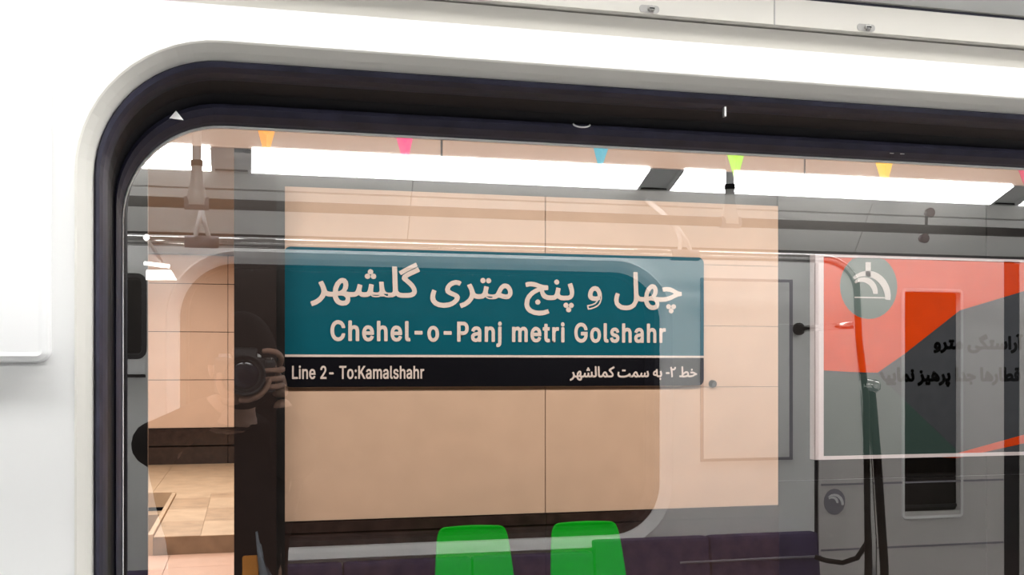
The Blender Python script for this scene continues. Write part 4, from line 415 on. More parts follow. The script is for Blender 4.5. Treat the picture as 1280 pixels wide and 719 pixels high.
# cove panels with joints
xj = mirrored(1085, 280, 3.95).x; xj0 = mirrored(525, 228, 3.75).x
pitch = xj - xj0
edges = sorted([xj0 + k * pitch for k in range(-3, 4)])
edges = [CX0] + [e for e in edges if CX0 + .05 < e < CX1 - .05] + [CX1]
cv = root('trim_10', (0, OPP_Y, 2.034), 'grey cove lining above the opposite windows', None, kind='structure')
for a, b in zip(edges[:-1], edges[1:]):
    a += .002; b -= .002
    for prof in ([(-1.45, 2.040), (-1.349, 2.182), (-1.362, 2.19), (-1.463, 2.048)], [(-1.345, 2.188), (-1.306, 2.238), (-1.318, 2.246), (-1.357, 2.196)]):
        extrude_x('cove_panel', prof, M['cove'], cv, a, b)
extrude_x('trim_11', [(-1.475, 2.03), (-1.366, 2.187), (-1.325, 2.245), (-1.325, 2.37), (-1.475, 2.37)], M['black'], kind='structure')
extrude_x('trim_12', [(1.045, 2.105), (1.005, 2.238), (1.005, 2.26), (1.10, 2.26), (1.18, 2.10)], M['cove'], kind='structure')
extrude_x('trim_13', [(-1.150, 2.305), (-1.306, 2.250), (-1.320, 2.262), (-1.320, 2.36), (-1.150, 2.36)], M['panel_white'], kind='structure')

OW = (-.227, 1.625, .884, 1.952, .20)
SW = (-1.75, -.345, 1.585, 1.885, .03)
DOOR_X0, DOOR_X1 = 2.315, 3.245
outer = [(CX0, 0), (DOOR_X0, 0), (DOOR_X0, 2.03), (CX0, 2.03)]
h1 = rrect(*OW); h2 = rrect(*SW)
sheet_with_holes('wall_opposite', outer, [h1, h2], OPP_Y - .04, OPP_Y, M['lining'], kind='structure')
w2 = root('window_2', (OW[0], OPP_Y, OW[2]), 'opposite train window, dark, mirrored behind the station sign', None, kind='structure')
swept('surround', (OW[0] - .05, OW[1] + .05, OW[2] - .05, OW[3] + .03, .25), [(.0, OPP_Y + .001), (.004, OPP_Y + .024), (.008, OPP_Y + .030), (.030, OPP_Y + .016), (.05, OPP_Y - .006)], M['panel_white'], w2)
swept('seal', OW, [(-.001, OPP_Y - .005), (.02, OPP_Y - .01), (.028, OPP_Y - .04), (.028, OPP_Y - .10)], M['rubber_black'], w2)
plate('pane', rrect(*OW, off=.01), OPP_Y - .106, OPP_Y - .10, M['glass_dark'], w2)
w3 = root('window_3', (SW[0], OPP_Y, SW[2]), 'small dark opposite window mirrored at the left edge', None, kind='structure')
swept('seal', SW, [(-.004, OPP_Y + .004), (.012, OPP_Y + .004), (.018, OPP_Y - .04)], M['rubber_black'], w3)
plate('pane', rrect(*SW, off=.01), OPP_Y - .046, OPP_Y - .04, M['glass_dark'], w3)
box('sill', (SW[0], OPP_Y + .0, 1.528), (SW[1], OPP_Y + .03, 1.575), M['panel_white'], w3)
box('sill_groove', (SW[0], OPP_Y + .0, 1.516), (SW[1], OPP_Y + .012, 1.527), M['rubber_black'], w3)
box('trim_14', (CX0, -1.70, 0), (CX1, -1.66, 2.4), M['black'], kind='structure')

# access panel on the opposite wall
a = root('access_panel', (2.0, OPP_Y, 1.17), 'flat white access panel with dark edges mirrored right of the sign', 'panel')
box('face', (1.812, OPP_Y, 1.180), (2.195, OPP_Y + .008, 1.905), M['lining'], a)
for q in (((1.80, OPP_Y, 1.168), (1.812, OPP_Y + .006, 1.917)), ((2.195, OPP_Y, 1.168), (2.212, OPP_Y + .006, 1.917)), ((1.812, OPP_Y, 1.905), (2.195, OPP_Y + .006, 1.917)), ((1.812, OPP_Y, 1.168), (2.195, OPP_Y + .006, 1.180))):
    box('edge_gap', *q, M['seat_trim'], a)

# door on the opposite side
d = root('door_1', ((DOOR_X0 + DOOR_X1) / 2, OPP_Y, 0), 'sliding train door mirrored behind the poster', None, kind='structure')
DW = (2.742, 3.018, .93, 1.878, .012)
sheet_with_holes('leaf', [(DOOR_X0 + .022, 0), (DOOR_X1 - .006, 0), (DOOR_X1 - .006, 2.022), (DOOR_X0 + .022, 2.022)], [rrect(*DW, seg=4)], OPP_Y - .035, OPP_Y, M['door'], d)
box('frame_gap', (DOOR_X0, OPP_Y - .04, 0), (DOOR_X0 + .022, OPP_Y - .01, 2.03), M['rubber_black'], d)
swept('window_rim', (DW[0] - .014, DW[1] + .014, DW[2] - .03, DW[3] + .014, .02), [(0, OPP_Y), (.003, OPP_Y + .006), (.014, OPP_Y + .004)], M['lining'], d)
plate('pane', rrect(*DW, off=-.006, seg=4), OPP_Y - .034, OPP_Y - .028, M['glass_dark'], d)
box('window_blind', (DW[0] + .004, OPP_Y - .026, .945), (DW[1] - .004, OPP_Y - .018, .958), M['rubber_black'], d)
box('rubber_edge', (DOOR_X1 - .006, OPP_Y - .035, 0), (DOOR_X1 + .075, OPP_Y - .004, 2.01), M['rubber_black'], d)
for z in (1.055, .78):
    box('pressed_line', (DOOR_X0 + .03, OPP_Y, z), (DOOR_X1 - .01, OPP_Y + .003, z + .008), M['seat_trim'], d)
d2 = root('door_2', (3.8, OPP_Y, 0), 'second leaf of the sliding train door', None, kind='structure')
box('leaf', (DOOR_X1 + .076, OPP_Y - .035, 0), (CX1, OPP_Y, 2.022), M['door'], d2)
box('trim_15', (DOOR_X0, OPP_Y - .04, 2.03), (CX1, OPP_Y - .002, 2.045), M['rubber_black'], kind='structure')
# round arc sticker on the door (mirrored low, right of the bench)
def arcs(name, cx, cz, s, y0, y1, material, parent, **kw):
    V, F = [], []
    for (r0, r1, a0, a1, ox, oz) in ((.66, .90, -5, 128, -.08, -.42), (.36, .56, 0, 130, -.22, -.30)):
        b = len(V); n = 12
        for yy in (y0, y1):
            for k in range(n + 1):
                t = k / n; an = math.radians(a0 + (a1 - a0) * t); w = .35 + .65 * math.sin(math.pi * min(1, t * .75 + .25))
                rm, hw = (r0 + r1) / 2, (r1 - r0) / 2 * w
                for rr in (rm - hw, rm + hw):
                    V.append((cx + s * (ox + rr * math.cos(an)), yy, cz + s * (oz + rr * math.sin(an))))
        m = 2 * (n + 1)
        for k in range(n):
            i = b + 2 * k; F += [(i, i + 1, i + 3, i + 2), (i + m, i + m + 1, i + m + 3, i + m + 2), (i, i + 2, i + 2 + m, i + m), (i + 1, i + 3, i + 3 + m, i + 1 + m)]
    return mesh(name, V, F, material, parent, **kw)
pm = mirrored(1046, 628, 4.03)
st = root('door_sticker', pm, 'round grey sticker with pale arcs low on the mirrored door', 'sticker')
plate('backing', [(pm.x + .05 * math.cos(i * math.pi / 10), pm.z + .055 * math.sin(i * math.pi / 10)) for i in range(20)], OPP_Y + .001, OPP_Y + .003, M['seat_trim'], st)
arcs('arc_mark', pm.x, pm.z + .01, .052, OPP_Y + .003, OPP_Y + .005, M['panel_white'], st)

# purple bench along the opposite wall
b = root('train_bench', (1.0, -1.2, 0), 'dark purple padded bench mirrored low under the opposite window', 'bench')
def cushion(name, x0, x1, pts, material, parent, bev=.015):
    V = [(x, y, z) for x in (x0, x1) for y, z in pts]; n = len(pts)
    F = [(k, (k + 1) % n, (k + 1) % n + n, k + n) for k in range(n)] + [tuple(range(n)), tuple(range(n, 2 * n))[::-1]]
    return mesh(name, V, F, material, parent, bevel=bev)
for k in range(6):
    x0 = -.62 + k * .487; x1 = x0 + .483
    top = .828 if x0 < 1.3 else .872
    cushion('backrest', x0, x1, [(-1.425, .40), (-1.445, top), (-1.385, top), (-1.33, .40)], M['seat_purple'], b)
    cushion('seat', x0, min(x1, 2.22), [(-1.36, .37), (-1.36, .44), (-.97, .45), (-.95, .37)], M['seat_purple'], b)
tube('piping', [(1.68, -1.372, .775), (2.30, -1.372, .775)], .005, M['seat_trim'], b, 6)
tube('piping', [(-.6, -1.36, .72), (1.68, -1.36, .72)], .004, M['seat_trim'], b, 6)
box('base', (-.62, -1.42, 0), (2.20, -1.02, .36), M['seat_trim'], b)

# --- grab rails
Z1, Y1 = EYE + .1475 * 3.0, 2 * GLASS_Y - 3.0
r1 = root('ceiling_rail', (1.2, Y1, Z1), 'dark bronze grab rail hung on posts from the ceiling, the upper of two mirrored rails', 'grab rail')
tube('rail', [(CX0 + .01, Y1, Z1), (CX1 - .01, Y1, Z1)], .0145, M['steel_dark'], r1, 14)
for x in (-1.68, -.125, 1.43, 2.98):
    ps = tube('hanger_post', [(x, Y1, 2.325), (x, Y1, Z1 + .01)], .012, M['panel_white'], r1, 12)
    lathe('hanger_flare', [((x, Y1, Z1 + .10), .0135), ((x, Y1, Z1 + .06), .017), ((x, Y1, Z1 + .012), .027), ((x, Y1, Z1 - .006), .027)], M['cove'], ps, 14)
    tube('rail_clamp', [(x - .032, Y1, Z1), (x + .032, Y1, Z1)], .018, M['seat_trim'], ps, 12)
    tube('dark_collar', [(x, Y1, Z1 + .115), (x, Y1, Z1 + .100)], .016, M['rubber_black'], ps, 12)
pt = mirrored(428, 259, 3.0)
tube('tape_band', [(pt.x - .022, Y1, Z1), (pt.x + .022, Y1, Z1)], .0138, M['tape'], r1, 14, label='ochre tape wrapped round the rail')
for (u, v) in ((1162, 266), (1155, 298)):
    q = mirrored(u, v, 3.0)
    q.y = Y1
    lathe('round_stop', [(q + Vector((0, .012, 0)), .012), (q + Vector((0, .006, 0)), .016), (q + Vector((0, -.012, 0)), .013)], M['dark_red'], r1, 14)
q = mirrored(1158, 282, 3.0)
box('stop_plate', (q.x - .003, Y1 - .003, q.z - .03), (q.x + .003, Y1 + .003, q.z + .03), M['steel_dark'], r1)

Y2, Z2 = 2 * GLASS_Y - 3.6, EYE + .407
r2 = root('bench_rail', (1.2, Y2, 0), 'polished steel grab rail that curves down into a pole at the bench end', 'grab rail')
path = [(CX0 + .02, Y2, Z2), (2.09, Y2, Z2)]
for k in range(1, 9):
    t = k / 8 * math.pi / 2
    path.append((2.09 + .145 * math.sin(t), Y2, Z2 - .125 * (1 - math.cos(t))))
path += [(2.242, Y2, 1.66), (2.262, Y2, 1.49), (2.30, Y2, .9), (2.31, Y2, 0)]
tube('rail', path, .0165, M['steel'], r2, 14)
cl = lathe('clamp', [((2.24, Y2 + .02, 1.485), .02), ((2.26, Y2 + .02, 1.485), .026), ((2.30, Y2 + .02, 1.48), .026), ((2.315, Y2 + .02, 1.478), .014)], M['steel'], r2, 14)
tube('clamp_bolt', [(2.28, Y2 - .03, 1.482), (2.28, Y2 + .055, 1.482)], .009, M['steel'], cl, 10)
tube('second_pole', [(2.215, Y2 + .03, 1.87), (2.225, Y2 + .03, 1.66), (2.255, Y2 + .03, 1.44), (2.262, Y2 + .03, .9), (2.262, Y2 + .03, 0)], .012, M['steel_dark'], r2, 12)
tube('third_pole', [(2.29, Y2 + .01, 1.46), (2.315, Y2 + .01, 1.2), (2.345, Y2 + .01, .8), (2.36, Y2 + .01, 0)], .016, M['steel_dark'], r2, 12)
arm = tube('wall_arm', [(2.24, Y2, 1.712), (2.24, OPP_Y + .012, 1.712)], .0135, M['steel'], r2, 12)
lathe('wall_flange', [((2.24, OPP_Y, 1.712), .026), ((2.24, OPP_Y + .014, 1.712), .026), ((2.24, OPP_Y + .024, 1.712), .017)], M['steel_dark'], arm, 16)
hk = mirrored(1060, 697, 3.8)
tube('lower_hook', [(2.262, Y2 + .02, hk.z + .09), (2.255, Y2 - .03, hk.z + .03), (2.235, Y2 - .10, hk.z + .0), (2.20, Y2 - .16, hk.z - .0), (2.17, Y2 - .19, hk.z + .01)], .010, M['steel_dark'], r2, 10)
# forked white brackets that carry the lower rail from the cove
def bracket(x, label):
    g = root('rail_bracket', (x, Y2, Z2), label, 'bracket', 'white forked brackets of the lower rail')
    tube('stem', [(x - .012, -1.335, 2.205), (x - .006, -1.20, 2.14), (x, -1.06, 2.055)], [.011, .009, .011], M['panel_white'], g, 10)
    tube('prong', [(x, -1.06, 2.06), (x - .010, -1.01, 2.01), (x - .018, Y2, Z2 + .008)], [.010, .007, .008], M['panel_white'], g, 10)
    tube('prong', [(x, -1.06, 2.06), (x + .014, -1.01, 2.01), (x + .028, Y2, Z2 + .008)], [.010, .007, .008], M['panel_white'], g, 10)
    tube('rail_collar', [(x - .05, Y2, Z2), (x + .055, Y2, Z2)], .020, M['seat_trim'], g, 12)
    return g
bracket(mirrored(855, 300, 3.6).x, 'white forked rail bracket just above the right end of the station sign')
bracket(mirrored(251, 290, 3.6).x, 'white forked rail bracket over the narrow left strip of wall')
# bright shape of unknown source below the rail, modelled as glowing pieces
lp = mirrored(190, 330, 3.55)
g = root('rail_glow', lp, 'small bright glowing piece under the mirrored rail at the far left', 'lamp')
a0, a1 = mirrored(183, 297, 3.55), mirrored(203, 329, 3.55)
M['small_glow'] = mat('small glowing white', (1, .97, .93), .5, emit=9)
lathe('ball', [(a0 + Vector((0, 0, -.010)), .002), (a0 + Vector((0, 0, -.007)), .007), (a0, .010), (a0 + Vector((0, 0, .007)), .007), (a0 + Vector((0, 0, .010)), .002)], M['small_glow'], g, 12)
tube('stem', [a0, a1], .005, M['panel_white'], g, 8)
b0, b1 = mirrored(180, 329, 3.55), mirrored(212, 333, 3.55)
tube('upper_tube', [b0, b1], .006, M['small_glow'], g, 10)
c = [mirrored(u, v, 3.55) for u, v in ((183, 338), (214, 338), (221, 350), (183, 350))]
plate('lower_glow', [(q.x, q.z) for q in c], -.955, -.94, M['small_glow'], g)

# ================================================================== THE PLATFORM
wp = box('wall_platform', (.195, ST_Y + .012, 0), (2.972, ST_Y + .12, 2.48), M['grout'], kind='structure')
colx = [.195, 1.583, 2.970]
rowz = [.762, 1.442, 1.787, 2.132, 2.480]
G = .0035
for i in range(2):
    for j in range(4):
        g = .0022 if i < 1 else .0022
        box('stone_panel', (colx[i] + (.0 if i == 0 else g), ST_Y, rowz[j] + .0012), (colx[i + 1] - (g if i == 0 else 0), ST_Y + .03, rowz[j + 1] - .0012), M['tile'], wp, bevel=.0006)
sk = box('baseboard_platform', (.195, ST_Y + .012, 0), (2.972, ST_Y + .05, .755), M['grout'], kind='structure')
for i in range(2):
    for (za, zb) in ((.0, .70), (.703, .758)):
        box('skirting_slab', (colx[i] + .001, ST_Y - .012 - (.008 if za > .5 else 0), za + .001), (colx[i + 1] - .001, ST_Y + .02, zb), M['brown_stone'], sk)
# dark jamb between the near wall and the corridor
jm = box('wall_jamb', (-.050, 5.36, 0), (.150, 6.6, 3.2), M['column_stone'], kind='structure')
jm.name = 'wall_jamb'
box('trim_16', (.150, 5.42, 0), (.193, 5.80, 3.2), M['black_stone'], kind='structure')
# black cladding right of the tiles
wr = box('wall_cladding', (2.974, ST_Y + .03, 0), (7.2, ST_Y + .15, 3.2), M['black_stone'], kind='structure')
for i in range(3):
    for j in range(3):
        x0 = 2.974 + i * 1.39
        box('cladding_slab', (x0 + .002, ST_Y + .01, j * .9 + .002), (x0 + 1.386, ST_Y + .04, j * .9 + .898), M['black_stone'], wr)
box('trim_17', (.19, ST_Y + .02, 2.482), (2.974, ST_Y + .12, 3.2), M['black_stone'], kind='structure')
box('wall_side', (-2.2, 5.3, 0), (-.442, 5.33, 3.2), M['black_stone'], kind='structure')
# fascia hung over the platform
fz = EYE + .199 * 5.30
fs = box('trim_18', (-2.2, 5.315, fz + .005), (7.2, 5.35, 3.2), M['grout'], kind='structure')
fj1, fj2 = on_plane(552, 180, 5.3).x, on_plane(1006, 205, 5.3).x
fp = fj2 - fj1
ex = [-2.2] + [fj1 + k * fp for k in range(-1, 4) if fj1 + k * fp < 7.1] + [7.2]
for a, bb in zip(ex[:-1], ex[1:]):
    box('fascia_sheet', (a + .006, 5.30, fz), (bb - .006, 5.32, 3.19), M['fascia'], fs)
box('ceiling_platform', (-2.4, 1.45, 3.2), (7.2, 16.6, 3.3), M['black_stone'], kind='structure')
box('floor_platform', (-2.4, 1.45, -.06), (7.2, 9.3, -.012), M['grout'], kind='structure')
fl = bpy.data.objects['floor_platform']
for i in range(16):
    for j in range(13):
        x0, y0 = -2.4 + i * .6, 1.45 + j * .604
        if (y0 > 5.3 and x0 > .0): continue
        box('floor_tile', (x0 + .002, y0 + .002, -.015), (x0 + .598, y0 + .602, 0), M['pink_floor'] if y0 > 5 else M['platform_floor'], fl)
# landing beyond with the stair opening
ld = root('floor_landing', (-.7, 12, 0), 'raised stone landing with a stair opening at the end of the corridor', None, kind='structure')
box('riser_face', (-.73, 9.30, 0), (-.0, 9.34, .145), M['stair_riser'], ld)
ys = [9.3, 10.2, 11.1, 12.0, 12.4]
for i in range(4):
    for (xa, xb) in ((-.73, -.36), (-.358, .0)):
        box('landing_slab', (xa, ys[i] + .003, .10), (xb, ys[i + 1] - .003, .15 + .002 * ((i * 2 + (xa < -.5)) % 2)), M['stair_stone'] if (i + (xa < -.5)) % 2 else M['landing'], ld)
for i in range(4):
    for k in range(3):
        box('landing_slab', (-3.0 + k * 1.0, 12.4 + i * .975 + .003, .08), (-2.004 + k * 1.0, 12.4 + (i + 1) * .975 - .003, .15), M['landing'], ld)
box('stair_kerb', (-.775, 9.3, -.2), (-.735, 12.4, .175), M['landing'], ld)
box('stair_kerb', (-3.0, 12.36, .02), (-.74, 12.42, .18), M['landing'], ld)
for k in range(5):
    box('stair_tread', (-3.0, 12.36 - .32 * (k + 1), -1.2), (-.78, 12.36 - .32 * k, -.02 - .17 * k), M['stair_riser'] if k % 2 else M['stair_stone'], ld)
wf = box('wall_far', (-3.0, 16.33, 0), (.6, 16.45, 3.2), M['grout'], kind='structure')
fx = [-3.0, -1.62, -.24, .6]
frz = [.72]
z0f = EYE - (535 - 460) / FOC / 1.04 * 16.3
zj = [EYE + (460 - v) / FOC / 1.04 * 16.3 for v in (535, 475, 415, 355, 295, 235)] + [3.19]
for i in range(3):
    for j in range(6):
        box('stone_panel', (fx[i] + .004, 16.30, zj[j] + .005), (fx[i + 1] - .004, 16.33, zj[j + 1] - .005), M['tile_far'], wf)
    zm = .15 + (zj[0] - .15) * .5
    for za, zb in ((.15, zm - .012), (zm + .012, zj[0] - .01)):
        box('skirting_slab', (fx[i] + .004, 16.26, za), (fx[i + 1] - .004, 16.32, zb), M['brown_stone'], wf)
box('wall_corridor', (-.02, 6.6, 0), (.15, 16.5, 3.2), M['tile_far'], kind='structure')
box('wall_corridor_left', (-3.1, 6.2, 0), (-3.0, 16.5, 3.2), M['tile_far'], kind='structure')

# platform lamp tubes
M['station_lamp'] = mat('warm lamp tube', (1, .93, .84), .5, emit=5)
for k in range(4):
    x = -.9 + k * 1.9
    g = root('platform_lamp', (x, 3.6, 2.98), 'warm strip lamp over the platform, %s from the left, above the frame' % ('first', 'second', 'third', 'fourth')[k], 'lamp', 'strip lamps over the platform')
    box('housing', (x - .7, 3.55, 3.01), (x + .7, 3.65, 3.08), M['panel_white'], g)
    tube('lamp_tube', [(x - .68, 3.6, 2.99), (x + .68, 3.6, 2.99)], .014, M['station_lamp'], g, 8)
    for s in (-.5, .5): tube('hanger', [(x + s, 3.6, 3.07), (x + s, 3.6, 3.2)], .006, M['screw'], g, 6)

# --- station name sign
SX0, SX1, SZ0, SZ1, SYF = .194, 2.498, 1.451, 2.169, 5.572
sg = root('station_sign', ((SX0 + SX1) / 2, SYF, SZ0), 'teal and black station name sign with white Persian and Latin lettering', 'sign')
rect = (SX0, SX1, SZ0, SZ1, .035)
body = plate('sign_box', rrect(*rect), SYF + .004, ST_Y - .004, M['sign_body'], sg)
ZL = 1.612
ring = rrect(*rect)
upper = [(x, z) for x, z in ring if z > 1.8]
name_panel = plate('name_panel', [(SX1, ZL + .006)] + upper + [(SX0, ZL + .006)], SYF, SYF + .004, M['teal'], sg)
lower = [(x, z) for x, z in ring if z < 1.6]
line_panel = plate('line_panel', [(SX0, ZL - .006)] + lower + [(SX1, ZL - .006)], SYF, SYF + .004, M['sign_black'], sg)
box('divider', (SX0 + .002, SYF - .001, ZL - .006), (SX1 - .002, SYF + .003, ZL + .006), M['letters'], sg)
def px_box(u0, u1, v0, v1, y):
    a, b = on_plane(u0, (v0 + v1) / 2, y), on_plane(u1, (v0 + v1) / 2, y)
    k = on_plane((u0 + u1) / 2, v0, y).z, on_plane((u0 + u1) / 2, v1, y).z
    return a.x, b.x, k[1], k[0]
lettering('station_name_persian', 'persian_name', *px_box(388, 852, 331, 394, SYF), SYF, M['letters'], name_panel, bold=.014)
lettering('station_name_latin', 'latin_name', *px_box(413, 832, 402, 434, SYF), SYF, M['letters'], name_panel, bold=.032)
lettering('line_text_latin', 'latin_line', *px_box(365, 530, 457, 474, SYF), SYF, M['letters'], line_panel, bold=.024)
lettering('line_text_persian', 'persian_line', *px_box(712, 871, 458, 476, SYF), SYF, M['letters'], line_panel, bold=.024)
bo = on_plane(893, 480, 5.57)
tag(lathe('wall_bolt', [(Vector((bo.x, ST_Y, bo.z)), .022), (Vector((bo.x, ST_Y - .02, bo.z)), .020), (Vector((bo.x, ST_Y - .035, bo.z)), .010)], M['steel_dark'], None, 14), 'dark round bolt in the tiled wall beside the lower right corner of the sign', 'bolt')

# --- poster
PY = 5.52
px0, px1 = on_plane(1018, 450, PY).x, 5.45
pz0, pz1 = 1.025, EYE + .1178 * PY
ps = root('poster_frame', ((px0 + px1) / 2, PY, pz0), 'large pale framed orange and slate poster with black Persian writing on the dark wall', 'poster')
fw, fh = .052, .020
box('frame_side', (px0, PY - .012, pz0), (px0 + fw, PY + .05, pz1), M['poster_frame'], ps)
box('frame_side', (px1 - fw, PY - .012, pz0), (px1, PY + .05, pz1), M['poster_frame'], ps)
box('frame_bottom', (px0 + fw, PY - .012, pz0), (px1 - fw, PY + .05, pz0 + fh), M['poster_frame'], ps)
box('frame_top', (px0 + fw, PY - .012, pz1 - fh * .7), (px1 - fw, PY + .05, pz1), M['poster_frame'], ps)
sheet = box('poster_sheet', (px0 + fw, PY + .004, pz0 + fh), (px1 - fw, PY + .04, pz1 - fh * .7), M['poster_slate'], ps)
def pp(u, v): q = on_plane(u, v, PY); return (q.x, q.z)
xl, zt, zb = px0 + fw, pz1 - fh * .7, pz0 + fh
lf = pp(1030, 463)[1]
plate('orange_field', [(xl, lf), pp(1062, 465), pp(1097, 466), pp(1130, 443), pp(1200, 388), pp(1280, 364), (px1 - fw, pp(1280, 350)[1] ), (px1 - fw, zt), (xl, zt)], PY + .001, PY + .004, M['poster_orange'], sheet)
plate('green_field', [(xl, zb), pp(1200, 571)[:1] + (zb,), pp(1097, 468), pp(1062, 467), (xl, lf - .004)], PY + .001, PY + .004, M['poster_green'], sheet)
plate('orange_stripe', [pp(1178, 572), pp(1196, 573), pp(1290, 552), (4.9, pp(1290, 535)[1]), (4.9, pp(1290, 522)[1]), pp(1290, 541)], PY - .001, PY + .004, M['poster_orange'], sheet)
cc = pp(1086, 358); rr = abs(pp(1050, 358)[0] - cc[0])
disc = plate('disc', [(cc[0] + rr * math.cos(i * math.pi / 16), min(zt, cc[1] + rr * 1.02 * math.sin(i * math.pi / 16))) for i in range(32)], PY - .001, PY + .001, M['poster_disc'], sheet)
arcs('emblem_arcs', cc[0], cc[1] + .01, rr * .95, PY - .003, PY - .001, M['poster_white'], sheet)
box('emblem_line', (cc[0] - rr * .5, PY - .003, cc[1] - rr * .37), (cc[0] + rr * .6, PY - .001, cc[1] - rr * .33), M['poster_white'], sheet)
box('emblem_stem', (cc[0] - rr * .12, PY - .003, cc[1] + rr * .3), (cc[0] + rr * .06, PY - .001, cc[1] + rr * .75), M['poster_white'], sheet)
lettering('poster_text', 'poster_one', *px_box(1167, 1279, 417, 442, PY), PY + .004, M['poster_ink'], sheet, .002, .05)
lettering('poster_text', 'poster_two', *px_box(1096, 1276, 459, 484, PY), PY + .004, M['poster_ink'], sheet, .002, .05)
# grey round emblem low under the poster is on the car door; the slot plate beside the poster:
# --- green platform seats
def seat_shell(cx, y, ztop, parent):
    rows = [(-.300, .145, .42, .02), (-.26, .188, .44, 0), (-.02, .20, .425, -.0), (.045, .205, .45, .0), (.072, .203, .50, -.0), (.100, .196, .60, 0), (.125, .186, .70, 0), (.135, .178, ztop - .035, 0), (.137, .168, ztop - .012, 0), (.1375, .148, ztop, 0)]
    V, F = [], []; n = 9
    for (dy, hw, z, cr) in rows:
        for k in range(n):
            t = -1 + 2 * k / (n - 1)
            V.append((cx + hw * t, y + dy - .028 * t * t * (1 if z > .46 else 0) + (.0), z + (.018 * t * t if z < .46 else 0)))
    m = len(rows)
    for i in range(m - 1):
        for k in range(n - 1): F.append((i * n + k, i * n + k + 1, (i + 1) * n + k + 1, (i + 1) * n + k))
    o = mesh('seat_shell', V, F, M['seat_green'], parent, smooth=True)
    s = o.modifiers.new('thickness', 'SOLIDIFY'); s.thickness = .012
    s2 = o.modifiers.new('round', 'SUBSURF'); s2.levels = 1; s2.render_levels = 1
    return o
def station_bench(xs, y, ztop, label):
    g = root('platform_bench', (sum(xs) / len(xs), y, 0), label, 'bench', 'green platform seats against the wall')
    for x in xs: seat_shell(x, y, ztop, g)
    box('beam', (xs[0] - .25, y - .12, .34), (xs[-1] + .25, y - .06, .39), M['screw'], g, bevel=.004)
    for x in (xs[0] - .12, xs[-1] + .12):
        l = box('leg', (x - .025, y - .12, 0), (x + .025, y - .06, .34), M['screw'], g, bevel=.003)
        box('foot', (x - .035, y - .28, 0), (x + .035, y + .10, .02), M['screw'], l)
    for x in xs: box('bracket', (x - .10, y - .2, .39), (x + .10, y + .02, .418), M['screw'], g)
    return g
SBY = 5.10
bx0 = on_plane(589, 657, SBY + .13).x; bx1 = on_plane(729, 653, SBY + .13).x
station_bench([bx0, bx1], SBY, .767, 'pair of bright green plastic seats under the station sign')
station_bench([on_plane(1276, 640, SBY + .13).x + .18, on_plane(1276, 640, SBY + .13).x + .18 + (bx1 - bx0)], SBY, .76, 'green plastic seat just showing at the right edge of the photo')

# --- bunting
FY = 4.95
def fl_pt(u, v): return on_plane(u, v, FY)
tops = [('orange', 320, 346, 333, 158, 203), ('pink', 493, 518, 507, 167, 214), ('blue', 740, 763, 750, 181, 216), ('green', 906, 933, 920, 187, 230), ('yellow', 1091, 1119, 1106, 196, 240), ('red', 1268, 1296, 1283, 202, 240)]
lab = {'orange': 'orange pennant, leftmost of the bunting, above the dark column', 'pink': 'magenta pink pennant above the left half of the sign', 'blue': 'blue pennant of the bunting above the right half of the sign',
       'green': 'lime green pennant just right of the end of the sign', 'yellow': 'yellow pennant above the poster side of the window', 'red': 'crimson pennant cut by the right edge of the photo'}
sp = []
for n_, u0, u1, ut, v0, v1 in tops:
    a, b_, t = fl_pt(u0, v0 - 4), fl_pt(u1, v0 - 3), fl_pt(ut, v1)
    sp += [a, b_]
    c_ = (a + b_ + t) / 3
    o = mesh('bunting_flag', [a, b_, t, c_ + Vector((0, -.012, 0)), a + Vector((0, .002, 0)), b_ + Vector((0, .002, 0)), t + Vector((0, .002, 0)), c_ + Vector((0, -.010, 0))],
             [(0, 1, 3), (1, 2, 3), (2, 0, 3), (4, 5, 7), (5, 6, 7), (6, 4, 7), (0, 1, 5, 4), (1, 2, 6, 5), (2, 0, 4, 6)], FLAG[n_])
    tag(o, lab[n_], 'pennant', 'pennants of the bunting over the platform')
e0 = Vector((-1.3, FY, sp[0].z + .02)); e1 = Vector((6.0, FY, sp[-1].z + .03))
path = [e0]
for i, q in enumerate(sp):
    path.append(q)
path.append(e1)
path = [q + Vector((0, -.003, 0)) for q in path]
tag(tube('bunting_string', path, .002, M['string'], None, 5), 'thin string that carries the coloured pennants above the window edge', 'string')

# ================================================================== THE PHOTOGRAPHER (seen only as a reflection)
def skin_mesh(pts, edges, levels=2):
    """pts: [(x,y,z,r)] -> evaluated verts, faces of a skinned tree"""
    me = bpy.data.meshes.new('skeleton'); me.from_pydata([p[:3] for p in pts], edges, [])
    o = bpy.data.objects.new('skeleton', me); COL.objects.link(o)
    o.modifiers.new('s', 'SKIN'); sv = me.skin_vertices[0].data
    for i, p in enumerate(pts):
        r = p[3]; sv[i].radius = (r, r) if not isinstance(r, tuple) else r
        sv[i].use_root = (i == 0)
    ss = o.modifiers.new('u', 'SUBSURF'); ss.levels = levels; ss.render_levels = levels
    dg = bpy.context.evaluated_depsgraph_get(); dg.update()
    ev = o.evaluated_get(dg).to_mesh()
    V = [v.co.copy() for v in ev.vertices]; F = [tuple(p.vertices) for p in ev.polygons]
    o.evaluated_get(dg).to_mesh_clear()
    bpy.data.objects.remove(o); bpy.data.meshes.remove(me)
    return V, F
def merge(parts):
    V, F = [], []
    for v, f in parts:
        b = len(V); V += v; F += [tuple(i + b for i in q) for q in f]
    return V, F
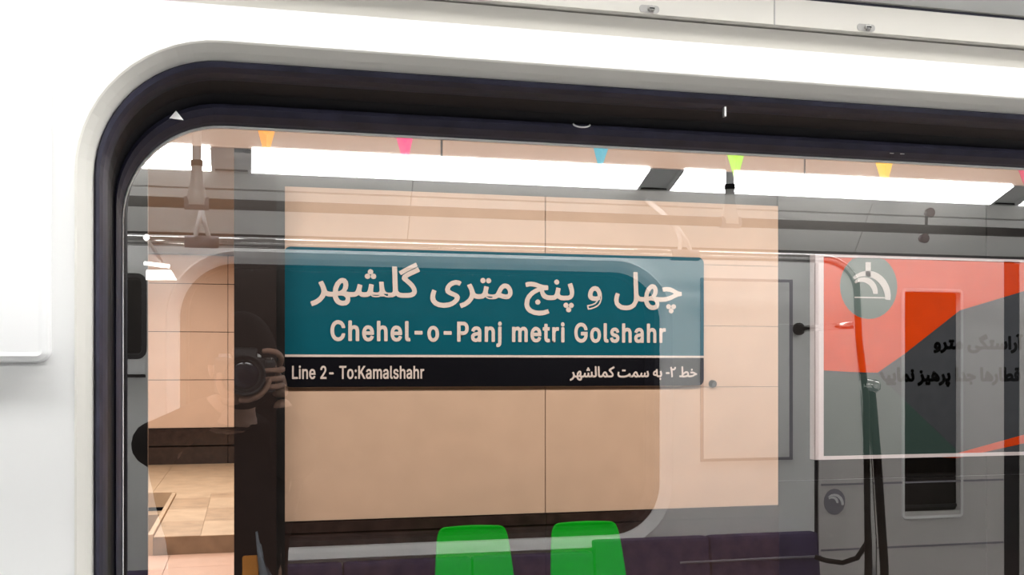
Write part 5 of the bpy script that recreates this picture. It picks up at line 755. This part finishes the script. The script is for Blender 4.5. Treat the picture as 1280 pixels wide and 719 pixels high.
def ellipsoid(c, r, nu=20, nv=14, shape=None):
    V, F = [], []
    for j in range(nv + 1):
        ph = math.pi * j / nv
        for i in range(nu):
            th = 2 * math.pi * i / nu
            d = Vector((math.sin(ph) * math.cos(th), math.sin(ph) * math.sin(th), math.cos(ph)))
            q = Vector((d.x * r[0], d.y * r[1], d.z * r[2]))
            if shape: q = shape(q, d)
            V.append(q + Vector(c))
    for j in range(nv):
        for i in range(nu): F.append((j * nu + i, j * nu + (i + 1) % nu, (j + 1) * nu + (i + 1) % nu, (j + 1) * nu + i))
    return V, F

per = root('person', (-.04, -.27, 0), 'person in black coat and cap holding a camera, mirrored in the window', 'person')
LE, LH = (-.222, -.12, 1.36), (-.045, -.085, 1.478)       # left elbow, left wrist
RE, RH = (.13, -.16, 1.30), (.085, -.105, 1.475)
LS, RS = (-.195, -.27, 1.36), (.115, -.27, 1.355)
tree = [(-.04, -.27, .93, (.16, .11)), (-.04, -.27, 1.10, (.13, .10)), (-.04, -.27, 1.28, (.145, .105)), (-.035, -.265, 1.385, (.075, .07)), (-.025, -.245, 1.45, .05), (-.012, -.225, 1.52, .055),
        (*LS, .055), (*LE, .028), (*LH, .027), (*RS, .055), (*RE, .024), (*RH, .027),
        (-.13, -.27, .84, .085), (-.14, -.25, .48, .055), (-.14, -.27, .08, .04), (-.14, -.17, .035, .035),
        (.05, -.27, .84, .085), (.06, -.25, .48, .055), (.06, -.27, .08, .04), (.06, -.17, .035, .035)]
te = [(0, 1), (1, 2), (2, 3), (3, 4), (4, 5), (2, 6), (6, 7), (7, 8), (2, 9), (9, 10), (10, 11), (0, 12), (12, 13), (13, 14), (14, 15), (0, 16), (16, 17), (17, 18), (18, 19)]
HC = Vector((-.005, -.215, 1.565))
def headshape(q, d):
    q = q.copy()
    if d.z < 0: q.x *= 1 - .22 * (-d.z) ** 1.5; 
    if d.y > .5: q.y += .004
    return q
def lump(c, r): return ellipsoid(c, r, 10, 8)
parts = [skin_mesh(tree, te, 2), ellipsoid(HC, (.075, .095, .112), 24, 18, headshape),
         lump(HC + Vector((0, .098, -.015)), (.012, .018, .022)), lump(HC + Vector((-.076, -.01, -.01)), (.010, .018, .030)), lump(HC + Vector((.076, -.01, -.01)), (.010, .018, .030))]
# hands: palms and separate bent fingers; the left one cradles the lens, the right one holds the grip
LC = Vector((0, 0, 1.533))             # lens axis height
def finger(path, r0=.0088, r1=.0065):
    n = len(path)
    return skin_mesh([(*p, r0 + (r1 - r0) * i / (n - 1)) for i, p in enumerate(path)], [(i, i + 1) for i in range(n - 1)], 2)
parts.append(skin_mesh([(*LH, .026), (-.035, -.075, 1.475, (.030, .016)), (-.005, -.066, 1.474, (.032, .015))], [(0, 1), (1, 2)], 2))
for i, (y, rr_, ln) in enumerate(((-.040, .060, 95), (-.058, .061, 100), (-.077, .062, 96), (-.095, .061, 82))):
    pth = []
    for k in range(5):
        an = math.radians(-105 + (ln) * k / 4)
        pth.append((rr_ * math.cos(an), y, LC.z + rr_ * math.sin(an)))
    parts.append(finger(pth))
parts.append(finger([(-.030, -.062, 1.478), (-.052, -.05, 1.492), (-.060, -.045, 1.515), (-.057, -.045, 1.540)], .0105, .008))
parts.append(skin_mesh([(*RH, .026), (.085, -.105, 1.50, (.018, .028)), (.084, -.112, 1.535, (.017, .030))], [(0, 1), (1, 2)], 2))
for i, (z, ln) in enumerate(((1.567, 1), (1.545, 1.0), (1.524, .95), (1.505, .85))):
    dx = .040 * ln
    if i == 0:
        pth = [(.083, -.112, 1.555), (.088, -.085, 1.575), (.076, -.068, 1.588), (.055, -.064, 1.592), (.040, -.066, 1.590)]
    else:
        pth = [(.086, -.112, z), (.090, -.085, z + .002), (.082, -.067, z), (.066, -.060, z - .001), (.080 - dx, -.062, z - .002)]
    parts.append(finger(pth))
parts.append(finger([(.084, -.125, 1.525), (.076, -.150, 1.54), (.058, -.160, 1.548), (.042, -.160, 1.55)], .010, .008))
V, F = merge(parts)
mesh('body', V, F, M['skin'], per, smooth=True, fixn=False)
# clothes
ct = [(-.04, -.27, .80, (.18, .13)), (-.04, -.27, 1.10, (.155, .125)), (-.04, -.27, 1.28, (.165, .125)), (-.035, -.265, 1.39, (.09, .085)), (-.028, -.25, 1.435, (.062, .062)),
      (*LS, .073), (*LE, .060), (-.115, -.10, 1.425, .045), (-.058, -.088, 1.468, .036), (*RS, .080), (*RE, .075), (.098, -.12, 1.40, .043), (.086, -.106, 1.468, .034)]
V, F = skin_mesh(ct, [(0, 1), (1, 2), (2, 3), (3, 4), (2, 5), (5, 6), (6, 7), (7, 8), (2, 9), (9, 10), (10, 11), (11, 12)], 2)
coat = mesh('coat', V, F, M['coat'], per, smooth=True, fixn=False)
tr_ = [(-.04, -.27, .90, (.15, .12)), (-.135, -.27, .80, .098), (-.14, -.25, .48, .072), (-.14, -.27, .10, .06), (.055, -.27, .80, .098), (.06, -.25, .48, .072), (.06, -.27, .10, .06)]
V, F = skin_mesh(tr_, [(0, 1), (1, 2), (2, 3), (0, 4), (4, 5), (5, 6)], 2)
mesh('trousers', V, F, M['coat'], per, smooth=True, fixn=False)
for s in (-.14, .06):
    V, F = ellipsoid((s, -.20, .045), (.048, .13, .045), 16, 10)
    mesh('shoe', V, F, M['camera_body'], per, smooth=True, fixn=False)
V, F = ellipsoid(HC + Vector((0, -.004, .012)), (.086, .106, .118), 24, 18, lambda q, d: Vector((q.x, q.y, max(q.z, -.02 if d.y > -.2 else -.07))))
mesh('cap', V, F, M['cap'], per, smooth=True, fixn=False)
V, F = ellipsoid(HC + Vector((0, .012, -.055)), (.076, .094, .066), 20, 14)
mesh('dark_face_cover', V, F, M['cap'], per, smooth=True, fixn=False)  # added black cover that keeps the unlit face dark
for s in (-.032, .032):
    V, F = ellipsoid(HC + Vector((s, .088, .012)), (.013, .010, .009), 12, 8)
    e = mesh('eye', V, F, M['panel_white'], per, smooth=True, fixn=False)
# scarf end: folded tapering cloth down the front
sv, sf = [], []
A = mirrored(322, 664, 2.74); fold = [.0, .012, -.004, .014, .0, .010, -.003]
for i in range(8):
    t = i / 7; z = A.z - .42 * t; w = .012 + .10 * min(1, t * 2.6); xo = A.x + .0 + .03 * t
    for k in range(7):
        sv.append((xo + w * (k / 6), -.138 + fold[k] * (.4 + t), z - .018 * k * (1 - t)))
for i in range(7):
    for k in range(6): sf.append((i * 7 + k, i * 7 + k + 1, (i + 1) * 7 + k + 1, (i + 1) * 7 + k))
scf = mesh('scarf', sv, sf, M['scarf'], per, smooth=True, label='blue grey scarf end')
m_ = scf.modifiers.new('t', 'SOLIDIFY'); m_.thickness = .006
B = mirrored(303, 694, 2.76); B2 = mirrored(323, 719, 2.76)
plate('badge', [(q[0], q[1]) for q in rrect(B.x, B2.x, B2.z - .02, B.z, .006, seg=4)], -.150, -.142, M['orange_cloth'], per, label='orange cloth badge')

# camera in the hands (its lens sits just behind the viewpoint)
cm = root('photo_camera', (0, -.10, 1.533), 'black camera with a wide lens held by the mirrored person', 'camera')
box('camera_housing', (-.072, -.150, 1.488), (.072, -.095, 1.575), M['camera_body'], cm, bevel=.008)
cushion('prism_hump', -.030, .030, [(-.145, 1.573), (-.135, 1.600), (-.105, 1.600), (-.092, 1.573)], M['camera_body'], cm, .005)
box('grip', (.046, -.098, 1.490), (.073, -.074, 1.570), M['camera_body'], cm, bevel=.007)
ln = lathe('lens_barrel', [((0, -.10, 1.533), .036), ((0, -.075, 1.533), .038), ((0, -.07, 1.533), .041), ((0, -.045, 1.533), .041), ((0, -.04, 1.533), .039), ((0, -.032, 1.533), .039)], M['camera_body'], cm, 28)
Vh, Fh = tube_data([(0, -.034, 1.533), (0, -.014, 1.533)], [.041, .049], 28, cap=False)
hd = mesh('lens_hood', Vh, Fh, M['camera_body'], ln, smooth=True)
hm = hd.modifiers.new('t', 'SOLIDIFY'); hm.thickness = .003
lathe('front_glass', [((0, -.0325, 1.533), .034), ((0, -.030, 1.533), .030), ((0, -.029, 1.533), .015), ((0, -.0287, 1.533), .002)], M['camera_glass'], ln, 24)
lathe('mode_dial', [((-.050, -.12, 1.573), .012), ((-.050, -.12, 1.585), .012)], M['seat_trim'], cm, 16)
lathe('shutter_button', [((.058, -.088, 1.568), .007), ((.058, -.088, 1.575), .006)], M['screw'], cm, 12)
